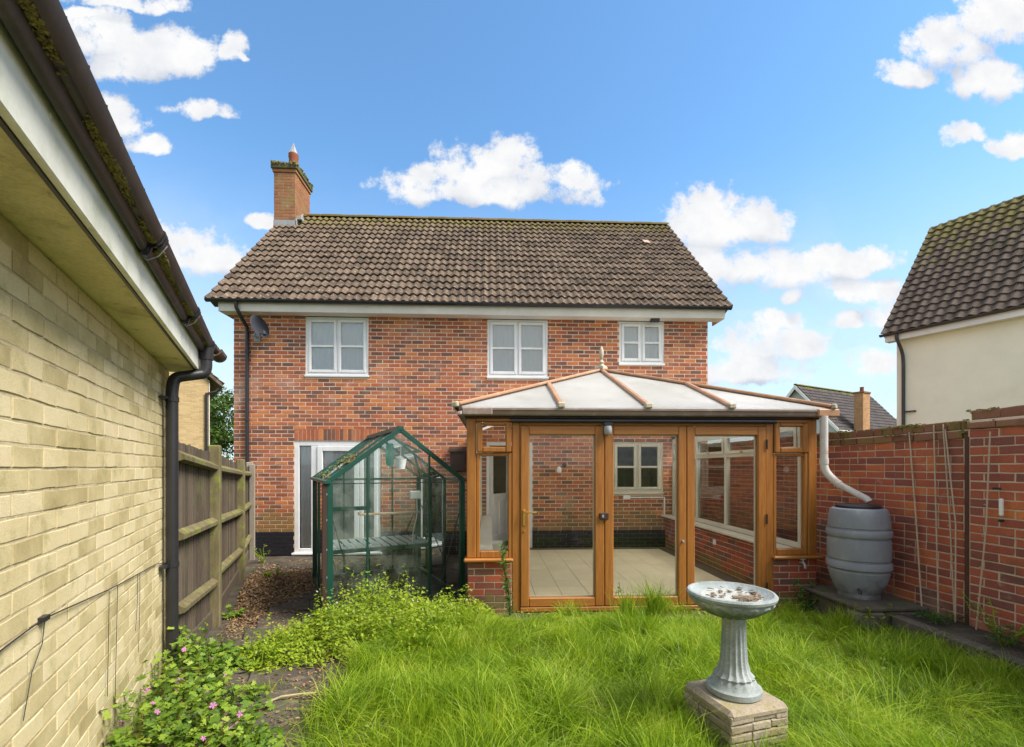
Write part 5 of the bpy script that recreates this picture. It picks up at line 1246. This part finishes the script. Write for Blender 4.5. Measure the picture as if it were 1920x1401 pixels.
m_dry = mat('dry_straw_grass', [(0,(.22,.20,.07)),(.5,(.42,.40,.14)),(1,(.58,.52,.28))], rough=.6, scale=3, rnd=.7, bump=0, trans=.35)
tag(ob('dry_grass', np_mesh('dry_grass', dry, m_dry)), 'pale dry stems and thatch among the green lawn grass', 'grass', kind='stuff')
px_ = rng.uniform(-1.0, 3.6, 5200); py_ = 1.8 + 3.2*rng.random(5200); k_ = ~inplinth(px_, py_) & (vnoise(px_, py_, 2.6, 79) > .55); px_, py_ = px_[k_], py_[k_]; n_ = len(px_)
tag(ob('lawn_weeds', np_mesh('lawn_weeds', [scatter_leaves(np.stack([px_, py_, GZ(px_, py_)+.02+.12*rng.random(n_)*np.clip(1.5-.25*py_, .3, 1)], 1), rng.uniform(.015, .04, n_), rng.uniform(0, 6.28, n_), rng.normal(.2,.4,n_), rng.normal(0,.4,n_), 'oval')], m_weed)), 'small broad-leaved weeds scattered through the lawn', 'weeds', kind='stuff')
lawn = ob('lawn_grass', np_mesh('lawn_grass', parts, m_grass)); tag(lawn, 'long unmown bright green grass filling the lawn', 'grass', kind='stuff')
# sparse grass on the path
N = 1500; x = rng.uniform(-3.4,-1.1,N); y = rng.uniform(3.2,7.5,N); ok = (x > -.42*y-1.0+.3) & (vnoise(x, y, 3, 21) > .72); x, y = x[ok], y[ok]
tf_ = [grass(x, y, rng.uniform(.04,.12,len(x)), 'g', m_grass, .6, .004)]
for cx, cy, n_, hm in ((-1.72,3.78,120,.22),(-2.05,5.2,70,.10),(-2.75,6.6,90,.12),(-1.5,3.2,60,.12)):
    tf_.append(grass(cx+rng.normal(0,.03,n_), cy+rng.normal(0,.06,n_), hm*rng.uniform(.5,1.1,n_), 'g', m_grass, .4, .005))
tag(ob('path_grass', np_mesh('path_grass', tf_, m_grass)), 'small tufts of grass growing on the side path', 'grass', kind='stuff')

def ground_cover(name, label, m, cells, n, hmax, size, kind, seed, per=26, shape=None, droop=.0, spread=.055):
    """ragged leafy plants: n stems of uneven height, leaves set round each stem, larger low down"""
    r_ = np.random.default_rng(seed)
    x = r_.uniform(cells[0], cells[1], n); y = r_.uniform(cells[2], cells[3], n); h = shape(x, y)
    ok = h > .02; x, y, h = x[ok], y[ok], h[ok]; N = len(x)
    H_ = hmax*h*(.30 + .95*vnoise(x, y, 4.5, seed)**1.2*r_.uniform(.6, 1.25, N) + .35*(r_.random(N) < .10)); lx, ly = r_.normal(0, .22, (2, N))*H_
    t = r_.random((N, per))**.75; a = r_.uniform(0, 6.28, (N, per)); rad = spread*r_.uniform(.2, 1.2, (N, per))*(1.25-t*.7)
    X = (x[:,None] + lx[:,None]*t + np.cos(a)*rad).ravel(); Y = (y[:,None] + ly[:,None]*t + np.sin(a)*rad).ravel(); Z = (GZ(x, y)[:,None] + H_[:,None]*t + .012).ravel()
    sz = size*(r_.uniform(.45, 1.35, (N, per))*(1.15-.45*t)).ravel(); M_ = N*per
    st_ = grass(x, y, H_*1.03, 'g', m, .25, .005)
    return [scatter_leaves(np.stack([X, Y, Z], 1), sz, a.ravel()+r_.normal(0, .5, M_), r_.normal(.05, .45, M_), r_.normal(0, .4, M_), kind), st_], (X, Y, Z, None)
# yellow-green weeds round the foot of the greenhouse
def sh_g(x, y):
    d1 = np.maximum(0, 1-np.hypot((x+1.05)/.95, (y-4.45)/.75)**2); d2 = .45*np.maximum(0, 1-np.hypot((x+.45)/.5, (y-4.75)/.45)**2); d3 = np.maximum(0, 1-np.hypot((x+1.6)/.5, (y-3.95)/.45)**2)*.6
    gx = (x+1.755)*math.cos(GR)+(y-5.15)*math.sin(GR); gy = -(x+1.755)*math.sin(GR)+(y-5.15)*math.cos(GR)
    ins = (gx > -.03) & (gy > -.03)
    return np.where(ins, 0, np.maximum(np.maximum(d1, d2), d3))**.6
pt_, (x, y, z, h) = ground_cover('w', '', m_weed, (-2.1,.2,3.4,5.9), 1500, .52, .042, 'oval', 31, shape=sh_g)
tag(ob('weed_patch', np_mesh('weed_patch', pt_, m_weed)), 'yellow-green leafy weeds round the foot of the greenhouse', 'weeds', kind='stuff')
top = rng.choice(np.where(z-GZ(x, y) > .12)[0], 70, replace=False)
Pf = np.stack([x[top], y[top], z[top]+.03], 1); fl_ = [scatter_leaves(Pf, rng.uniform(.006,.012,70), rng.uniform(0,6,70), rng.normal(0,.5,70), rng.normal(0,.5,70), 'petals')]
tag(ob('white_wildflowers', np_mesh('white_wildflowers', fl_, m_wpetal)), 'tiny white flowers dotted over the weeds by the greenhouse', 'flowers', kind='stuff')
# geranium at the foot of the garage wall
def sh_p(x, y):
    wx = -.798 - .464*y + .04; s_ = (x-wx)
    dd = np.clip(1 - s_/(.78 - .14*np.maximum(0, y-2.6)), 0, 1)*np.clip((4.25-y)/.5, 0, 1)*(s_ > .02)
    return np.where((vnoise(x, y, 4, 3) > .40) | (dd > .7), dd**.5, 0)
pt_, (x, y, z, h) = ground_cover('p', '', m_geran, (-2.95,-.6,1.6,4.3), 1250, .34, .036, 'lobed', 33, per=18, shape=sh_p, spread=.07)
m_rstem = mat('reddish_stem', (.20,.07,.04), rough=.8)
tag(ob('geranium_stems', np_mesh('geranium_stems', [pt_[1]], m_rstem)), 'thin reddish stems standing among the geraniums by the garage wall', 'stems', kind='stuff')
tag(ob('geranium_patch', np_mesh('geranium_patch', pt_[:1], m_geran)), 'green lobed-leaf geraniums spreading along the foot of the garage wall', 'ground cover', kind='stuff')
top = rng.choice(np.where(z-GZ(x, y) > .13)[0], 46, replace=False)
Pf = np.stack([x[top], y[top], z[top]+.04], 1); fl_ = [scatter_leaves(Pf, rng.uniform(.011,.020,46), rng.uniform(0,6,46), rng.normal(.3,.5,46), rng.normal(0,.5,46), 'petals')]
tag(ob('pink_wildflowers', np_mesh('pink_wildflowers', fl_, m_pink)), 'small pink geranium flowers along the garage wall', 'flowers', kind='stuff')
# leaf litter
N = 13000; x = rng.normal(-3.05,.46,N); y = rng.normal(6.5,.85,N); ok = (x > -.405*y - .75) & (x < -1.95) & (y < 8.7) & (y > 3.9); x, y = x[ok], y[ok]; N = len(x)
pile = .13*np.exp(-((x+3.1)/.45)**2-((y-6.7)/.7)**2); P = np.stack([x, y, GZ(x, y)+.005+pile*rng.random(N)**.4], 1)
l1 = scatter_leaves(P, rng.uniform(.02,.05,N), rng.uniform(0,6.28,N), rng.normal(0,.35,N), rng.normal(0,.4,N), 'oval')
N = 5200; x = rng.uniform(-3.2,-1.05,N); y = rng.uniform(2.4,5.6,N); ok = (x > -.42*y-.72); x, y = x[ok], y[ok]; N = len(x); P = np.stack([x, y, GZ(x, y)+.02], 1)
l2 = scatter_leaves(P, rng.uniform(.012,.032,N), rng.uniform(0,6.28,N), rng.normal(0,.25,N), rng.normal(0,.3,N), 'oval')
tag(ob('leaf_litter', np_mesh('leaf_litter', [l1, l2], m_litter)), 'dry brown leaves heaped on the path beside the fence', 'leaf litter', kind='stuff')
b = MB(); 
for i in range(13):
    for j in range(13):
        x_, y_ = -3.1+(i-6)*.13, 6.7+(j-6)*.2; b.v.append((x_, y_, gz(x_, y_)-.01+.12*math.exp(-((x_+3.1)/.45)**2-((y_-6.7)/.7)**2)))
for i in range(12):
    for j in range(12): b.f.append((i*13+j, (i+1)*13+j, (i+1)*13+j+1, i*13+j+1))
tag(b.build('leaf_mould_heap', m_soil, smooth=True), 'low heap of leaf mould under the fence rails', 'leaf litter', kind='stuff')
tw = thing('dry_stick', 'pale bent dry stick lying on the path near the lawn edge', 'stick', (-1.3,2.95,.22))
auto_smooth(MB().tube([(-1.42,3.0,.215),(-1.34,3.04,.235),(-1.22,3.06,.24),(-1.14,3.09,.23)], .007, 7).build('shaft', m_twig, tw)); MB().tube([(-1.22,3.06,.24),(-1.17,3.02,.25)], .004, 6).build('side_shoot', m_twig, tw)

def stem_plant(x0, y0, h, name, label, m, nleaf, size, seed, kind='lance', spread=.05, stems=3, z0=None, group=None, cat='plant'):
    r_ = np.random.default_rng(seed); zb = gz(x0, y0) if z0 is None else z0
    o = thing(name, label, cat, (x0, y0, zb), group=group); st_ = MB(); P = []; yw = []
    for s_ in range(stems):
        a = r_.uniform(0, 6.28); dx_, dy_ = math.cos(a)*spread, math.sin(a)*spread; hh_ = h*r_.uniform(.7, 1) if s_ else h
        pts = [Vector((x0+dx_*t*1.4, y0+dy_*t*1.4, zb-.02+hh_*t)) + Vector((.02*math.sin(t*5+s_), .015*math.cos(t*4), 0)) for t in (0,.25,.5,.75,1)]
        st_.tube(pts, [.006,.005,.004,.003,.0015], 6)
        for i in range(nleaf//stems):
            t = r_.uniform(.08, 1); k = min(3, int(t*4)); f = t*4-k; p = pts[k].lerp(pts[k+1], f); P.append(tuple(p)); yw.append(r_.uniform(0, 6.28))
    st_.build('stem', m, o); P = np.array(P); n_ = len(P)
    ob('foliage', np_mesh('foliage', [scatter_leaves(P, size*r_.uniform(.6,1.2,n_), np.array(yw), r_.normal(.25,.35,n_), r_.normal(0,.4,n_), kind)], m), o); return o
stem_plant(.20, 4.92, .78, 'tall_weed', 'tall leafy weed growing up in front of the left brick pier', m_willow, 150, .085, 1)
stem_plant(1.42, 4.93, .36, 'small_weed', 'small round-leaved weed at the foot of the doors between the grass tufts', m_willow, 60, .035, 2, 'oval')
stem_plant(3.42, 4.88, .42, 'leafy_weed', 'bushy green weed between the right brick pier and the water butt', m_willow, 170, .05, 3, 'oval', .10, 6)
stem_plant(3.62, 4.25, .30, 'bramble', 'low weed with yellowing leaves in front of the water butt', m_weed, 120, .04, 4, 'oval', .12, 6)
stem_plant(4.0, 3.42, .42, 'shrub', 'thin yellow-leaved shrub against the garden wall at the right edge', m_weed, 130, .03, 5, 'oval', .18, 7, z0=.32)
stem_plant(-4.05, 8.45, .34, 'yellow_weed', 'pale yellow-green weed at the black foot of the house wall', m_weed, 110, .05, 6, 'lance', .10, 6)
stem_plant(-3.15, 7.1, .16, 'low_weed', 'low weed clump on the path beside the greenhouse', m_weed, 90, .05, 7, 'lobed', .14, 7)
stem_plant(-2.92, 5.35, .12, 'low_weed', 'low weed clump at the foot of the nearest fence post', m_geran, 60, .04, 8, 'lobed', .10, 6)
pt_, _ = ground_cover('b', '', m_willow, (3.84,4.2,2.3,4.1), 120, .16, .03, 'oval', 35, shape=lambda x, y: (vnoise(x, y, 3, 7) > .45)*.8)
pt_ = [(v_ + np.array([0,0,.16]), a, c, d) for v_, a, c, d in pt_]
tag(ob('bed_weeds', np_mesh('bed_weeds', pt_, m_willow)), 'low green weeds in the raised bed under the garden wall', 'weeds', kind='stuff')

# tree between the houses
def tree(x0, y0, h, cr, name, label, seed, nl=9000, ls=.22):
    r_ = np.random.default_rng(seed); o = thing(name, label, 'tree', (x0, y0, 0))
    t_ = MB().tube([(x0,y0,0),(x0+.1,y0,h*.3),(x0,y0+.1,h*.6),(x0+.1,y0,h*.9)], [.28,.22,.14,.05], 10); ends = []
    for i in range(14):
        a = r_.uniform(0,6.28); z = h*r_.uniform(.25,.8); rr_ = cr*r_.uniform(.5,.95); e = (x0+math.cos(a)*rr_, y0+math.sin(a)*rr_, z+r_.uniform(.3,1.2)); t_.tube([(x0,y0,z),((x0*.5+e[0]*.5),(y0*.5+e[1]*.5),z+.5),e], [.09,.05,.02], 6); ends.append(e)
    t_.build('trunk', m_bark, o)
    nc = 46; C_ = np.stack([x0+r_.normal(0,cr*.5,nc), y0+r_.normal(0,cr*.5,nc), h*.62+r_.normal(0,h*.17,nc)], 1); C_ = np.concatenate([C_, np.array(ends)])
    idx = r_.integers(0, len(C_), nl); d_ = r_.normal(0, 1, (nl, 3)); d_ /= np.linalg.norm(d_, axis=1)[:,None]; P = C_[idx] + d_*(.45+.35*r_.random((nl,1)))*np.array([1,1,.75])*cr*.32
    ob('crown', np_mesh('crown', [scatter_leaves(P, ls*r_.uniform(.6,1.2,nl), r_.uniform(0,6.28,nl), r_.normal(0,.7,nl), r_.normal(0,.6,nl), 'oval')], m_tree), o)
tree(-16.9, 29.0, 6.4, 2.6, 'garden_tree', 'leafy green tree in the gap between the fence and the brick house', 5, 14000, .2)
